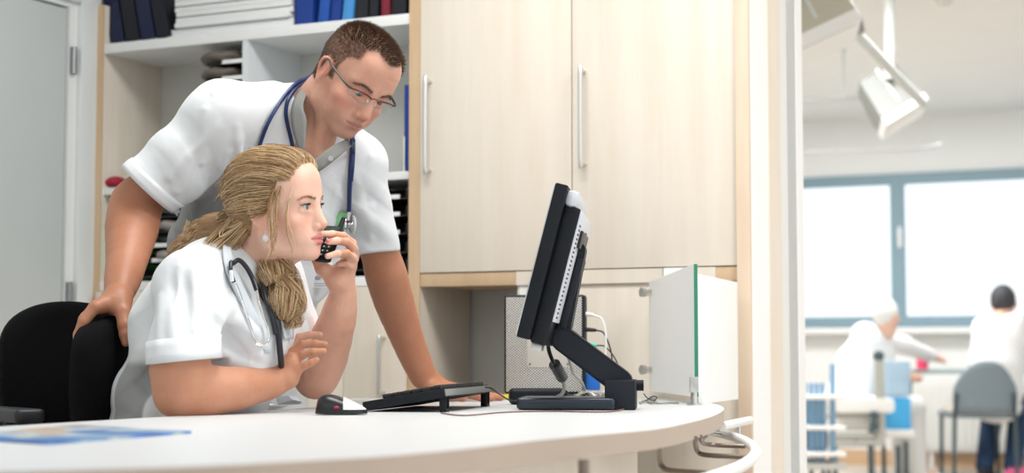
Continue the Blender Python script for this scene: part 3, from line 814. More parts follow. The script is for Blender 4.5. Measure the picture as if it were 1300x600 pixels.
def soft_obj(name, sf, lo, hi, vox, m, parent=None, adapt=0.0, colour=None, sm=1, keep=1, origin=None):
    t_ = time.time()
    pts, F = sf.mesh(lo, hi, vox)
    if keep: pts, F = drop_small(pts, F, keep)
    if sm: pts = relax(pts, F, sm)
    off = _a(parent.location if parent is not None else (0, 0, 0)) if origin is None else _a(origin)
    me = quads_mesh(name, pts - off, F)
    if colour is not None:
        c = colour(pts); ca = me.color_attributes.new('Col', 'FLOAT_COLOR', 'POINT')
        ca.data.foreach_set('color', np.concatenate([c, np.ones((len(c), 1))], 1).ravel())
    o = link(name, me, m, parent)
    if parent is None: o.location = off
    print('soft', name, len(pts), round(time.time() - t_, 1))
    return o, pts
def npn(v): return _a((v[0], v[1], v[2]))
def fit_head(marks, guess_fwd, guess_up, centre, scale, tdepth, steps=60, wd=40):
    """rigid pose of a head from where its features appear"""
    f = npn(guess_fwd); f /= np.linalg.norm(f); u = npn(guess_up); u -= f * (u @ f); u /= np.linalg.norm(u); r = np.cross(f, u)
    R0 = np.stack([r, f, u], 1); t0 = npn(centre)
    L = _a([m[0] for m in marks]) * scale * 0.001; Q = _a([m[1] for m in marks]); W = _a([m[2] if len(m) > 2 else 1 for m in marks])
    def rod(w):
        th = np.linalg.norm(w)
        if th < 1e-9: return np.eye(3)
        k = w / th; K = _a([[0, -k[2], k[1]], [k[2], 0, -k[0]], [-k[1], k[0], 0]])
        return np.eye(3) + math.sin(th) * K + (1 - math.cos(th)) * K @ K
    def res(x, Rb, tb):
        Rm = rod(x[:3]) @ Rb; t = tb + x[3:]
        w = L @ Rm.T + t
        pr = _a([proj(q) for q in w]); e = ((pr - Q) * W[:, None]).ravel()
        dep = (t - npn(CAMP)) @ npn(_cH)
        return np.append(e, (dep - tdepth) * wd * 25)
    Rb, tb = R0, t0
    for _ in range(steps):
        r0 = res(np.zeros(6), Rb, tb); J = np.zeros((len(r0), 6))
        for i in range(6):
            x = np.zeros(6); x[i] = 1e-5; J[:, i] = (res(x, Rb, tb) - r0) / 1e-5
        dx = -np.linalg.solve(J.T @ J + 1e-3 * np.eye(6), J.T @ r0)
        dx[:3] = np.clip(dx[:3], -0.2, 0.2)
        Rb = rod(dx[:3]) @ Rb; tb = tb + dx[3:]
    return Rb, tb, res(np.zeros(6), Rb, tb)
nR, nH, nZ = npn(_cR), npn(_cH), _a((0, 0, 1))
MAN_R, MAN_T, _r = fit_head([((31, 87, -2), (457, 122)), ((-31, 87, -2), (484, 133)), ((0, 117, -38), (467, 149)), ((0, 97, -67), (450, 159)),
    ((0, 90, -104), (439, 172)), ((79, -8, -14), (409, 91)), ((0, 82, 70), (498, 86), 0.3)],
    nR * 0.6 - nH * 0.65 - nZ * 0.45, nZ + nR * 0.4, P(448, 110, 3.62), 0.98, 3.62)
def head_pose(yaw, pit, roll):
    yaw, pit, roll = R(yaw), R(pit), R(roll)
    f = nR * math.cos(yaw) * math.cos(pit) - nH * math.sin(yaw) * math.cos(pit) + nZ * math.sin(pit)
    u = nZ - f * (nZ @ f); u /= np.linalg.norm(u); r = np.cross(f, u)
    u2 = u * math.cos(roll) - r * math.sin(roll); return np.stack([np.cross(f, u2), f, u2], 1)
WOM_R = head_pose(20, 1, -5); WOM_T = npn(P(352.5, 264, 3.3))
MAN_S, WOM_S = 0.98e-3, 0.925e-3
# ================================================================ THINGS ON THE SHELVES
def sx(px, py=40): return PYY(px, py, D + 0.03).x
def binder(px0, px1, lean, m, label, h=0.32, dep=0.27, group=None, cat='binder', z=Z1):
    x0, x1 = sx(px0), sx(px1); w = x1 - x0
    o = thing('binder', label, cat, ((x0 + x1) / 2, D + 0.025, z + 0.0005), 0, group)
    Mx = Matrix.Translation((w / 2 if lean > 0 else -w / 2, 0, 0)) @ Matrix.Rotation(R(lean), 4, 'Y') @ Matrix.Translation((-w / 2 if lean > 0 else w / 2, 0, 0))
    mb = MB().box((0, 0.002, h / 2), (w * .96, 0.004, h), bevel=0.0008).box((-w * .46, dep / 2, h / 2), (0.0025, dep, h)).box((w * .46, dep / 2, h / 2), (0.0025, dep, h))
    mb.xf(Mx).build('cover', m, o)
    MB().box((0, dep / 2, h / 2 - .004), (w * .80, dep - .012, h - .02)).xf(Mx).build('pages', M_PAPER, o)
    return o
NAVY = mat('binder_navy', (0.004, 0.010, 0.045), 0.5); NAVY2 = mat('binder_ink', (0.003, 0.004, 0.012), 0.5)
BLUE = mat('binder_blue', (0.008, 0.045, 0.27), 0.5); BLUE2 = mat('binder_midblue', (0.015, 0.09, 0.42), 0.5); SKYB = mat('binder_sky', (0.07, 0.30, 0.68), 0.5)
BLK = mat('binder_black', (0.010, 0.012, 0.018), 0.5); RED = mat('binder_red', (0.20, 0.015, 0.03), 0.5)
x = 142
for i, (m, lab) in enumerate(((NAVY, 'navy binder leaning on the upper shelf, first beside the maple side panel'), (NAVY2, 'very dark blue binder leaning on the upper shelf, second from the maple side panel'),
                              (NAVY, 'navy binder leaning on the upper shelf, between the two darkest ones'), (NAVY2, 'very dark binder leaning against the white stack on the upper shelf'))):
    binder(x, x + 18.5, -12, m, lab, group=None); x += 19.4
# right bay
for (a, b, ln, m, lab) in ((375, 400, 0, BLUE, 'royal blue binder standing upright beside the white stack on the top shelf'), (404, 418, 6, BLUE2, 'mid blue binder leaning next to the royal blue one'),
                           (420, 433, 6, BLUE, 'deep blue binder leaning just left of the sky blue one'), (435, 449, 6, SKYB, 'sky blue binder leaning on the top shelf'), (452, 468, 2, BLK, 'black binder standing right of the sky blue one'),
                           (470, 481, 2, BLK, 'black binder standing left of the dark red one'), (485, 496, 0, RED, 'dark red binder on the top shelf'), (498, 517, 0, BLK, 'black binder at the right end of the top shelf')):
    binder(a, b, ln, m, lab)
# white stack
z = Z1 + 0.0005
st = [(0, 0.030, 196), (0, 0.016, 224), (1, 0.018, 223), (0, 0.016, 225), (1, 0.016, 222), (0, 0.016, 224), (1, 0.018, 223)]
rnd = random.Random(2)
for i, (k, hh, pl) in enumerate(st):
    xa = sx(pl); xb = sx(371) + rnd.uniform(-.006, .004)
    o = MB().box(((0), 0, hh / 2), (xb - xa, 0.24, hh * .93), bevel=0.003).build('document_box', M_WHITE)
    o.location = ((xa + xb) / 2, D + 0.145 + rnd.uniform(-.008, .008), z); z += hh
    pos = ['lowest and widest', 'second from the bottom', 'third from the bottom', 'middle one', 'third from the top', 'second from the top', 'topmost'][i]
    tag(o, 'flat white document box in the stack on the upper shelf, ' + pos, 'box', 'white document boxes stacked on the upper shelf')
# letter trays
M_TRAY = mat('tray_smoke', (0.035, 0.034, 0.033), 0.35); M_STUFF = mat('brown_bag', (0.14, 0.12, 0.10), 0.7, bump=0.3, bscale=30)
def tray(px0, px1, z, label, group, h=0.030, dep=0.25, y=D + 0.012, content=True, rail=True, rx=None):
    x0, x1 = PYY(px0, 150, y).x, PYY(px1, 150, y).x; w = x1 - x0
    o = thing('letter_tray', label, 'tray', ((x0 + x1) / 2, y, z), 0, group)
    MB().box((0, dep / 2, 0.002), (w, dep, 0.003)).box((-w / 2 + .0015, dep / 2, h / 2), (0.003, dep, h)).box((w / 2 - .0015, dep / 2, h / 2), (0.003, dep, h)).build('tray', M_TRAY, o)
    if rail:
        a, b = (rx if rx else (-w * .1, w * .49))
        MB().box(((a + b) / 2, -0.003, 0.006), (b - a, 0.005, 0.012), bevel=0.001).build('label_holder', M_WHITE, o)
    return o
def pouch(px0, px1, z, label, m=M_STUFF, y=D + 0.0, hh=0.042, dep=0.2):
    x0, x1 = PYY(px0, 100, y).x, PYY(px1, 100, y).x
    S = Soft(); cx, cy = (x0 + x1) / 2, y + dep / 2
    S.ell((cx, cy, z + hh / 2), ((x1 - x0) / 2, dep / 2, hh / 2)); S.ell((cx + .02, cy - .02, z + hh * .55), ((x1 - x0) / 2.6, dep / 2.2, hh / 2.3), k=.02)
    S.half((0, 0, z), (0, 0, -1), mode='s'); S.disp(lambda p: 0.003 * np.sin(p[:, 0] * 90 + 2 * np.sin(p[:, 2] * 120)) * np.sin(p[:, 1] * 40))
    o, _ = soft_obj('pouch', S, (x0 - .02, y - .02, z - .01), (x1 + .02, y + dep + .02, z + hh + .02), 0.004, m, None, keep=1, origin=(cx, cy, z))
    return tag(o, label, 'pouch', 'dark pouches in the trays')
dz = 0.0515
zt0 = PYY(300, 96, D).z
names = ['uppermost', 'second from the top', 'third from the top', 'fourth from the top']
xt = 240
for i in range(5):
    z = zt0 - 0.0 + (0.049 * (1 - i))
    z = PYY(300, 79 + i * 21, D).z
    if z < zl + 0.01: break
    tray(262, 312.5, z, 'dark letter tray with white label holder behind his shoulder, ' + ['topmost', 'second', 'third', 'fourth', 'fifth'][i] + ' down', 'dark letter trays in the upper left bay', rx=(0.045 - 0.03, 0.0535) if False else None)
    pouch(238 + (i % 2) * 2, 296, z + 0.004, 'dark grey pouch bulging out of the ' + ['topmost', 'second', 'third', 'fourth', 'fifth'][i] + ' tray behind his shoulder', hh=0.040)
for i in range(7):
    z = ZB + 0.012 + i * 0.045
    if z > zl - 0.05: break
    tray(168, 240, z, 'dark letter tray under the left shelf, ' + ['lowest', 'second', 'third', 'fourth', 'fifth', 'sixth', 'seventh'][i] + ' from the cupboard top', 'dark letter trays seen under his raised arm', rail=(i in (1, 2)))
    if i % 2: pouch(186, 232, z + 0.004, 'grey-brown pouch in the ' + ['lowest', 'second', 'third', 'fourth', 'fifth', 'sixth', 'seventh'][i] + ' tray under his raised arm', m=mat('grey_bag', (0.30, 0.27, 0.25), 0.7), hh=0.03)
for i, yy in enumerate((339, 318, 294, 271, 249)):
    z = PYY(507, yy, D).z - 0.006
    tray(442, 517.5, z, 'dark letter tray with white label holder in the right bay, ' + ['lowest', 'fourth', 'third', 'second', 'topmost'][i] + (' of the column' if i in (0, 4) else ' down'), 'dark letter trays in the right bay', rx=(0.005, 0.075))
rk = MB()
for px in (441, 518.2):
    x_ = PYY(px, 300, D + .012).x; rk.mm((x_ - .002, D + .02, ZB + .0005), (x_, D + .25, zr - .025))
rk.mm((PYY(441, 300, D + .012).x, D + .245, ZB + .0005), (PYY(518.2, 300, D + .012).x, D + .25, zr - .025))
tag(rk.build('tray_rack', M_TRAY), 'dark open rack that carries the letter trays of the right bay', 'rack')
x_ = PYY(514, 130, D + .03).x; x2_ = PYY(521, 130, D + .03).x
bz = zr + 0.0005; bt = PYY(515, 106, D).z
o = MB().box((0, 0.12, (bt - bz) / 2), (x2_ - x_ + .008, 0.24, bt - bz), bevel=0.002).build('ring_folder', BLUE); o.location = (X0 - (x2_ - x_ + .01) / 2 - .001, D + 0.02, bz)
tag(o, 'tall blue folder on the middle shelf against the cupboard side', 'folder')
o = MB().box((0, 0.1, 0.05), (0.008, 0.2, 0.10), bevel=0.001).build('ring_folder', M_PAPER); o.location = (X0 - 0.0265, D + 0.02, bz)
tag(o, 'short white folder on the middle shelf beside the tall blue one', 'folder')
# red and green things on the left
c = PYY(139, 225, D + .03)
S = Soft(); S.ell((c.x, c.y + .03, zl + .018), (.034, .045, .016)); S.ell((c.x + .012, c.y + .02, zl + .026), (.02, .03, .012), k=.01); S.half((0, 0, zl + .001), (0, 0, -1), mode='s')
o, _ = soft_obj('pouch', S, c - Vector((.08, .06, .06)), c + Vector((.08, .14, .06)), .003, mat('red_bag', (0.35, 0.01, 0.03), 0.5), None, origin=(c.x, c.y + .03, zl))
tag(o, 'small red pouch on the left shelf end', 'pouch')
c0, c1 = PYY(118, 275, D + .03), PYY(134, 355, D + .03)
M_GRN = mat('green_folder', (0.06, 0.55, 0.06), 0.45)
for k, (dx, lab) in enumerate(((0.0, 'bright green folder leaning at the left end of the base cupboard top'), (0.013, 'second bright green folder, behind and right of the first'))):
    o = MB().box((0, 0.1, 0.10), (0.010, 0.2, 0.205), bevel=0.002).build('folder', M_GRN); o.location = (xs0b + 0.022 + dx, D + 0.03, ZB + 0.001); o.rotation_euler.y = R(-4)
    tag(o, lab, 'folder')
# ================================================================ HEADS
def head_ops(S, Rm, T, sc, fem=False, mouth_open=0.0, lid=4.6, lid_z=-0.5):
    S.frame(Rm, T, sc)
    j = 0.93 if fem else 1.0
    S.ell((0, -14, 32), (74, 91, 80))
    S.ell((0, 20, 10), (66, 68, 72), k=20)                          # forehead and temples
    S.ell((0, 30, -32), (56 * j, 56, 72), k=24)                     # mid face
    S.cone((50 * j, 6, -72), (16, 66, -94), 17, 15, k=26, sym=True) # jaw line
    S.cone((64, -8, -30), (52 * j, 4, -70), 13, 14, k=22, sym=True)
    S.ell((0, 74, -98), (19 if fem else 23, 17, 15), k=16)          # chin
    S.ell((46, 54, -30), (20, 23, 17), k=20, sym=True)              # cheek bone
    S.ell((34, 60, -58), (20, 20, 22), k=20, sym=True)              # cheek
    S.cone((46, 66, 18), (12, 82, 18), 9 if fem else 11, 9 if fem else 12, k=16, sym=True)
    S.ell((0, 60, 44), (52, 30, 40), k=26)
    S.ell((0, 30, 62), (58, 56, 46), k=26)
    # eye sockets, balls and lids
    S.ell((33, 98, 0), (18, 15, 12), k=12, mode='s', sym=True)
    S.ell((31.5, 74.5, -1), 13.6, k=5, sym=True)
    S.cone((15, 86, 11.5), (48, 78, 11), 3.0, 2.6, k=7, sym=True)
    S.cone((20, 84, -12), (46, 77, -10), 2.0, 1.5, k=8, sym=True)
    S.ell((32, 90, lid_z), (14.2, 14, lid), k=1.4, mode='s', sym=True)
    S.ell((31.5, 74.5, -1), 12.0, k=0.5, mode='s', sym=True)
    # nose
    nb = 0.92 if fem else 1.16; lr = 1.0 if fem else 0.72
    S.cone((0, 84, 8), (0, 102, -32), 6.5 * nb, 8.2 * nb, k=12)
    S.cone((0, 84, 2), (0, 92, -40), 10, 14 * nb, k=12)
    S.ell((0, 104, -38), (10.5 * nb, 10, 9), k=5)
    S.ell((11.5 * nb, 94, -43), (7.2, 10, 7.2), k=4, sym=True)
    S.cone((0, 100, -44), (0, 92, -51), 4, 4, k=4)
    S.ell((6.5, 98, -51), (3.4, 6.5, 4.2), k=2.2, mode='s', sym=True)
    # mouth
    S.ell((0, 74, -68), (30, 21, 22), k=16)
    o = mouth_open
    S.chain([(25, 82, -68.5, 1.6), (13, 92, -64.0 + o * .3, 3.9 * lr), (4, 96, -62.2 + o * .3, 4.2 * lr), (0, 96, -63 + o * .3, 4.0 * lr)], k=2.5, k0=4, sym=True)
    S.chain([(24, 82, -69.5, 1.6), (12, 91.5, -73.5 - o, 4.6 * lr), (0, 95, -75 - o, 5.2 * lr)], k=2.5, k0=4, sym=True)
    S.chain([(26, 86, -68.5, 0.8), (13, 97.5, -68.6 - o * .4, 1.0 + o * .5), (0, 101, -68.6 - o * .4, 1.0 + o * .6)], k=0.6, k0=2.4, mode='s', sym=True)
    S.ell((0, 104, -55), (4, 10, 6), k=6, mode='s')                 # philtrum
    S.ell((0, 101, -86), (18, 9, 5), k=9, mode='s')                 # below the lower lip
    # ear
    S.ell((72, -8, -12), (9, 15, 27), rot=Matrix.Rotation(R(-22), 3, 'Z') @ Matrix.Rotation(R(-8), 3, 'X'), k=5, sym=True)
    S.chain([(74, 6, -6, 2.6), (78, 4, 8, 3.0), (81, -6, 17, 3.2), (84, -18, 12, 3.4), (83, -22, -4, 3.2), (79, -18, -20, 3.0), (76, -10, -34, 4.0), (74, -4, -38, 4.2)], k=2.5, k0=5, sym=True, res=2)
    S.ell((84, -6, -10), (5.5, 8, 15), k=4, mode='s', sym=True)
    S.ell((75, 4, -14), (3.4, 4.5, 5), k=3, sym=True)
    S.frame()

def head_local(p, Rm, T, sc): return ((p - _a(T)) @ Rm) / sc
def lerp(a, b, t): t = np.clip(t, 0, 1)[:, None]; return a * (1 - t) + b * t
def sst(x, a, b): t = np.clip((x - a) / (b - a), 0, 1); return t * t * (3 - 2 * t)
def man_hairline(q):
    x, y, z = np.abs(q[:, 0]), q[:, 1], q[:, 2]
    # >0 inside the hair region
    up = z - (84 + 9 * np.exp(-((x - 34) / 13.0) ** 2) - 30 * sst(x, 48, 66)) + np.maximum(0, 40 - y) * 0.9
    side = np.minimum(z - (-16) , 24 - y + np.maximum(0, z - 20) * 0.25)
    nape = np.minimum(-y - 24, z + 46)
    return np.maximum(np.maximum(up, side), nape)
def face_colours(q, base, lip, brow, blush, fem):
    x, y, z = np.abs(q[:, 0]), q[:, 1], q[:, 2]
    c = np.tile(_a(base), (len(q), 1))
    def g(cx, cy, cz, sx, sy, sz): return np.exp(-(((x - cx) / sx) ** 2 + ((y - cy) / sy) ** 2 + ((z - cz) / sz) ** 2))
    c = lerp(c, _a(blush), 0.6 * g(46, 58, -34, 20, 30, 18) + 0.45 * g(0, 108, -38, 14, 16, 12) + 0.5 * g(80, -8, -10, 12, 24, 30) + 0.2 * g(0, 80, -100, 20, 20, 12))
    # lips
    zt = (-57.5 if fem else -60.0) - 0.10 * x - 3.0 * np.exp(-(x / 3) ** 2) + 1.0; zt = np.where(x > 10, zt - (x - 10) * 0.42, zt)
    zb = (-81.5 if fem else -78.5) + np.maximum(0, x - 7) * 0.62
    m = sst(zt - z, -0.8, 0.8) * sst(z - zb, -0.8, 0.8) * sst(26 - x, -1, 2) * (y > 70)
    c = lerp(c, _a(lip), m * (0.85 if fem else 0.6))
    # brows
    zb = 15.5 + 4.5 * sst(x, 12, 34) - 7 * sst(x, 38, 56)
    th = (2.6 if fem else 4.2) * sst(60 - x, 0, 18) + 0.5
    m = np.exp(-((z - zb) / th) ** 2) * sst(x, 10, 15) * sst(56 - x, 0, 4) * (y > 45)
    c = lerp(c, _a(brow), m * (0.5 if fem else 0.5))
    # lid rims
    m = np.exp(-(((x - 32) / 15.0) ** 4)) * np.exp(-((z + 0.5 - 4.5) / 1.4) ** 2) * (y > 70) * (x < 48)
    c = lerp(c, _a((0.12, 0.06, 0.045)), m * (0.75 if fem else 0.4))
    # nostrils and inner mouth
    m = np.exp(-(((x - 6.5) / 3.6) ** 2 + ((z + 49.5) / 2.6) ** 2)) * (y > 88)
    c = lerp(c, _a((0.18, 0.05, 0.04)), m * 0.8)
    m = np.exp(-((z + 68.7) / 1.2) ** 2) * (x < 24) * (y > 78)
    c = lerp(c, _a((0.16, 0.03, 0.03)), m * 0.7)
    return c
def eyes(parent, Rm, T, sc, gaze, iris):
    for sx in (1, -1):
        bm = bmesh.new(); bmesh.ops.create_uvsphere(bm, u_segments=48, v_segments=32, radius=12.05 * sc)
        g = _a(gaze); g = g / np.linalg.norm(g); gl = g
        cen = Rm @ (_a((31.5 * sx, 74.5, -1)) * sc) + _a(T)
        gw = Rm @ gl
        Q = Vector(gw).to_track_quat('Z', 'Y').to_matrix().to_4x4()
        bmesh.ops.transform(bm, matrix=Q, verts=bm.verts)
        for v in bm.verts:                                           # slight cornea
            a = v.co.normalized().dot(Vector(gw)); 
            if a > 0.86: v.co *= 1 + 0.05 * (a - 0.86) / 0.14
        me = bpy.data.meshes.new('eye'); bm.to_mesh(me); bm.free()
        ca = me.color_attributes.new('Col', 'FLOAT_COLOR', 'POINT')
        for v in me.vertices:
            a = v.co.normalized().dot(Vector(gw))
            col = (0.50, 0.46, 0.44) if a < 0.87 else ((0.01, 0.01, 0.01) if a > 0.982 else (iris if a > 0.885 else tuple(x * 0.35 for x in iris)))
            ca.data[v.index].color = (*col, 1)
        o = link('eye', me, mat('eye_surface', (1, 1, 1), 0.08, attr='Col', coat=0.6), parent, smooth=True)
        o.location = Vector(cen) - Vector(parent.location)

# ---- hair as real strands
def strands(name, curves, parent, m, r0=0.00035, r1=0.00012):
    hc = bpy.data.hair_curves.new(name)
    hc.add_curves([len(c) for c in curves])
    off = _a(parent.location) if parent is not None else 0
    allp = np.concatenate(curves) - off
    hc.points.foreach_set('position', allp.astype(np.float32).ravel())
    rad = np.concatenate([np.linspace(r0, r1, len(c)) for c in curves]).astype(np.float32)
    if 'radius' not in hc.attributes: hc.attributes.new('radius', 'FLOAT', 'POINT')
    hc.attributes['radius'].data.foreach_set('value', rad)
    hc.materials.append(m)
    o = bpy.data.objects.new(name, hc); COL.objects.link(o)
    if parent is not None: o.parent = parent
    return o
def hair_mat(name, ramp, rough=0.42):
    m = bpy.data.materials.new(name); m.use_nodes = True
    nt = m.node_tree; b = nt.nodes['Principled BSDF']
    hi = nt.nodes.new('ShaderNodeHairInfo'); cr = nt.nodes.new('ShaderNodeValToRGB')
    e = cr.color_ramp.elements; e[0].position = 0; e[0].color = (*ramp[0], 1); e[1].position = 1; e[1].color = (*ramp[-1], 1)
    for i, c in enumerate(ramp[1:-1]):
        q = e.new((i + 1) / (len(ramp) - 1)); q.color = (*c, 1)
    nt.links.new(hi.outputs['Random'], cr.inputs[0]); nt.links.new(cr.outputs[0], b.inputs['Base Color'])
    b.inputs['Roughness'].default_value = rough; b.inputs['Specular IOR Level'].default_value = 0.4
    return m
def skin_mat(name):
    return mat(name, (0.7, 0.4, 0.3), 0.48, attr='Col', bump=0.12, bscale=180, sss=0.12, var=0.09, vscale=22, col2=(0.93, 0.86, 0.83))
# ================================================================ PEOPLE
def A(px, py, t): return npn(P(px, py, t))
def snap(px, py, soft, off=0.0, t0=2.9, t1=4.6):
    r = npn(ray(px, py)); r = r / (r @ nH)
    ts = np.arange(t0, t1, 0.004); pts = npn(CAMP) + ts[:, None] * r
    d = soft.evaluate(pts) - off
    i = np.argmax(d < 0) if (d < 0).any() else len(ts) - 1
    return Vector(pts[i])
def unit(v): v = _a(v); return v / np.linalg.norm(v)
def wr(pts_dirs):                                  # cloth wrinkles: soft directional waves fading out round a centre
    def f(p):
        o = np.zeros(len(p))
        for d, ph, amp, c, rad, wdir in pts_dirs:
            q = p - c; u = q @ d; w = q @ wdir
            g = np.exp(-(q * q).sum(1) / (rad * rad))
            a = np.sin(u * ph + 1.5 * np.sin(w * 11 + ph) + 0.8 * np.sin(w * 23 + u * 9))
            o += amp * g * (np.abs(a) ** 0.7 * np.sign(a) if amp > 0 else a)
        return o
    return f
def creases(S, lines, r=0.006, depth=0.6):          # pull folds: ridges that run along given lines on the cloth
    snapS = Soft(); snapS.ops = list(S.ops); snapS.frames = S.frames
    for ln in lines:
        pts = [snap(x, y, snapS, -r * depth, ln[2] if len(ln) > 2 else 2.9, 4.4) for x, y in ln[:2]]
        m = (pts[0] + pts[1]) / 2
        a, b = npn(pts[0]), npn(pts[1])
        S.cone(a, b, r * 0.55, r * 1.3, k=0.014)
# ---------------------------------------------------------------- standing man
mSide = unit(nR * 0.86 + nH * 0.5)                 # from his right shoulder to his left
mFront = unit(nR * 0.5 - nH * 0.86)
mHip = unit(nR * 0.9 + nH * 0.42); mHF = unit(nR * 0.42 - nH * 0.9)
mSh = unit(A(455, 205, 3.80) - A(282, 148, 3.60)); mShF = unit(mFront - mSh * (mFront @ mSh) - nZ * 0.25)
Rs, Ls = A(283, 150, 3.60), A(452, 208, 3.80)
NB = A(392, 150, 3.70)
def man_torso(g):                                  # g: clothes allowance
    return [(A(288, 500, 3.95), mHip, mHF, 0.155 + g, 0.11 + g), (A(290, 450, 3.95), mHip, mHF, 0.155 + g, 0.11 + g), (A(302, 370, 3.92), mHip, mHF, 0.148 + g, 0.105 + g),
            (A(335, 275, 3.85), mSide, mFront, 0.165 + g, 0.12 + g), (A(362, 210, 3.78), mSh, mShF, 0.155 + g, 0.105 + g), (A(378, 172, 3.73), mSh, mShF, 0.115 + g, 0.07 + g)]
MB_ = Soft()
head_ops(MB_, MAN_R, MAN_T, MAN_S, False, 0.6, 3.3, -2.6)
mw = lambda v: MAN_R @ (_a(v) * MAN_S) + MAN_T
MB_.cone(mw((0, -34, -42)), A(385, 158, 3.72), 0.056, 0.060, k=0.03)
MB_.cone(mw((0, -6, -78)), A(398, 190, 3.65), 0.028, 0.040, k=0.022)
MB_.cone(mw((52, -8, -40)), A(404, 196, 3.62), 0.012, 0.009, k=0.02)
MB_.ell(mw((0, 46, -106)), 0.008, k=0.02)
MB_.loft(man_torso(0.0), k=0.03)
MB_.cone(A(345, 160, 3.68), Rs + _a((0, 0, -0.01)), 0.055, 0.052, k=0.03).cone(A(410, 185, 3.76), Ls, 0.055, 0.050, k=0.03)
mRe = A(172, 258, 3.62); mRw = A(153, 366, 3.44)
MB_.cone(Rs, mRe, 0.052, 0.048, k=0.03)
MB_.chain([(*mRe, 0.049), (*A(167, 292, 3.585), 0.0495), (*A(160, 335, 3.51), 0.036), (*mRw, 0.0285)], k=0.02, res=3)
mLe = A(489, 345, 3.93); mLw = A(537, 477, 4.06)
MB_.cone(Ls, mLe, 0.052, 0.044, k=0.03)
MB_.chain([(*mLe, 0.0425), (*A(501, 385, 3.98), 0.041), (*A(519, 435, 4.03), 0.033), (*mLw, 0.027)], k=0.02, res=3)
# right hand draped over the chair back
def finger(S, pts, k=0.004, k0=0.014):
    S.chain([(*A(*p[:3]), p[3]) for p in pts], k=k, k0=k0)
MB_.cone(mRw, A(148, 384, 3.40), 0.027, 0.024, k=0.02, flat=(nH * 0.6 + nR * 0.3, 0.85))
MB_.cone(A(148, 380, 3.41), A(127, 388, 3.37), 0.022, 0.015, k=0.018)
MB_.cone(A(149, 380, 3.42), A(131, 386, 3.45), 0.020, 0.014, k=0.018)
finger(MB_, [(138, 385, 3.38, .014), (121, 390, 3.355, .0115), (107, 408, 3.345, .0100), (100, 426, 3.345, .0090), (96, 442, 3.35, .0078)])
finger(MB_, [(138, 384, 3.41, .013), (120, 389, 3.395, .0115), (106, 405, 3.385, .0100), (99, 424, 3.385, .0092), (97, 438, 3.39, .0080)])
finger(MB_, [(138, 383, 3.43, .013), (122, 388, 3.425, .0110), (108, 402, 3.42, .0100), (102, 420, 3.42, .0088), (101, 434, 3.42, .0076)])
finger(MB_, [(139, 383, 3.45, .012), (125, 387, 3.455, .0100), (113, 398, 3.455, .0088), (108, 412, 3.455, .0078), (106, 424, 3.455, .0068)])
finger(MB_, [(152, 380, 3.40, .020), (156, 396, 3.375, .0155), (158, 413, 3.36, .0135), (159.5, 425, 3.355, .0125), (160, 434, 3.352, .0095)], k0=0.02)
# left hand flat on the desk, fingers spread to the right
zf = ZD + 0.0098
def D3(px, t, z, r):
    q = P(px, 500, t); return (q.x, q.y, z, r)
MB_.cone(mLw, npn(D3(552, 4.09, ZD + 0.038, 0)[:3]), 0.026, 0.026, k=0.02)
MB_.cone(D3(550, 4.07, ZD + 0.034, 0)[:3], D3(575, 4.06, ZD + 0.024, 0)[:3], 0.026, 0.018, k=0.02)
MB_.cone(D3(550, 4.12, ZD + 0.034, 0)[:3], D3(577, 4.15, ZD + 0.024, 0)[:3], 0.026, 0.017, k=0.02)
for (t0, t1, x1, x2, x3, r) in ((4.045, 3.99, 596, 612, 624, .0105), (4.08, 4.06, 602, 620, 636, .0108), (4.115, 4.12, 602, 620, 634, .0104), (4.15, 4.18, 598, 612, 624, .0092)):
    MB_.chain([D3(566, t0, ZD + 0.024, r * 1.25), D3(580, t0, ZD + 0.022, r * 1.15), D3(x1, (t0 + t1) / 2, ZD + 0.017, r), D3(x2, t1, ZD + r, r * .93), D3(x3, t1, ZD + r * .85, r * .8)], k=0.004, k0=0.016)
MB_.chain([D3(548, 4.05, ZD + 0.030, .018), D3(560, 4.0, ZD + 0.020, .0135), D3(574, 3.965, ZD + 0.014, .0115), D3(588, 3.955, ZD + 0.0105, .0095)], k=0.005, k0=0.018)
# legs
for sgn in (-1, 1):
    h = A(289, 470, 3.95) + mHip * 0.085 * sgn; h2 = h.copy(); h2[2] = 0.84
    kn = h2 + mHF * 0.05 + mHip * 0.04 * sgn; kn[2] = 0.46; an = kn - mHF * 0.05; an[2] = 0.07
    MB_.cone(h2, kn, 0.082, 0.055, k=0.03).cone(kn, an, 0.054, 0.036, k=0.02).cone(an, an + mHF * 0.14 + _a((0, 0, -0.03)), 0.036, 0.03, k=0.02)
MAN = thing('person', 'standing man in glasses and white short-sleeved tunic, leaning over with blue stethoscope round his neck', 'person')
bx_, by_ = A(289, 470, 3.95)[:2]; MAN.location = (bx_, by_, 0)
def man_col(p):
    q = head_local(p, MAN_R, MAN_T, MAN_S)
    base = (.66, .365, .265)
    c = face_colours(q, base, (.44, .14, .115), (.10, .055, .035), (.64, .20, .15), False)
    inh = (np.abs(q) < 190).all(1)
    jaw = sst(-q[:, 2], 40, 75) * sst(q[:, 1], 0, 30) * inh * (1 - sst(-q[:, 2], 110, 135))
    c = lerp(c, _a((.46, .27, .21)), 0.30 * jaw)
    hl = man_hairline(q)
    ear = sst(np.abs(q[:, 0]), 70.5, 73.5) * (q[:, 1] > -30) * (q[:, 1] < 14) * (q[:, 2] < 22)
    c = lerp(c, _a((.13, .075, .05)), 0.74 * sst(hl, -3, 6) * inh * (1 - ear))
    far = ~inh
    c[far] = _a((.47, .21, .12))
    # warmer finger tips and knuckles
    return c
SKM = skin_mat('skin_tanned')
hm_body, mpts = soft_obj('body', MB_, (-3.0, 2.3, -0.02), (-0.9, 4.4, 1.75), 0.0021, SKM, MAN, colour=man_col, keep=1, sm=1)
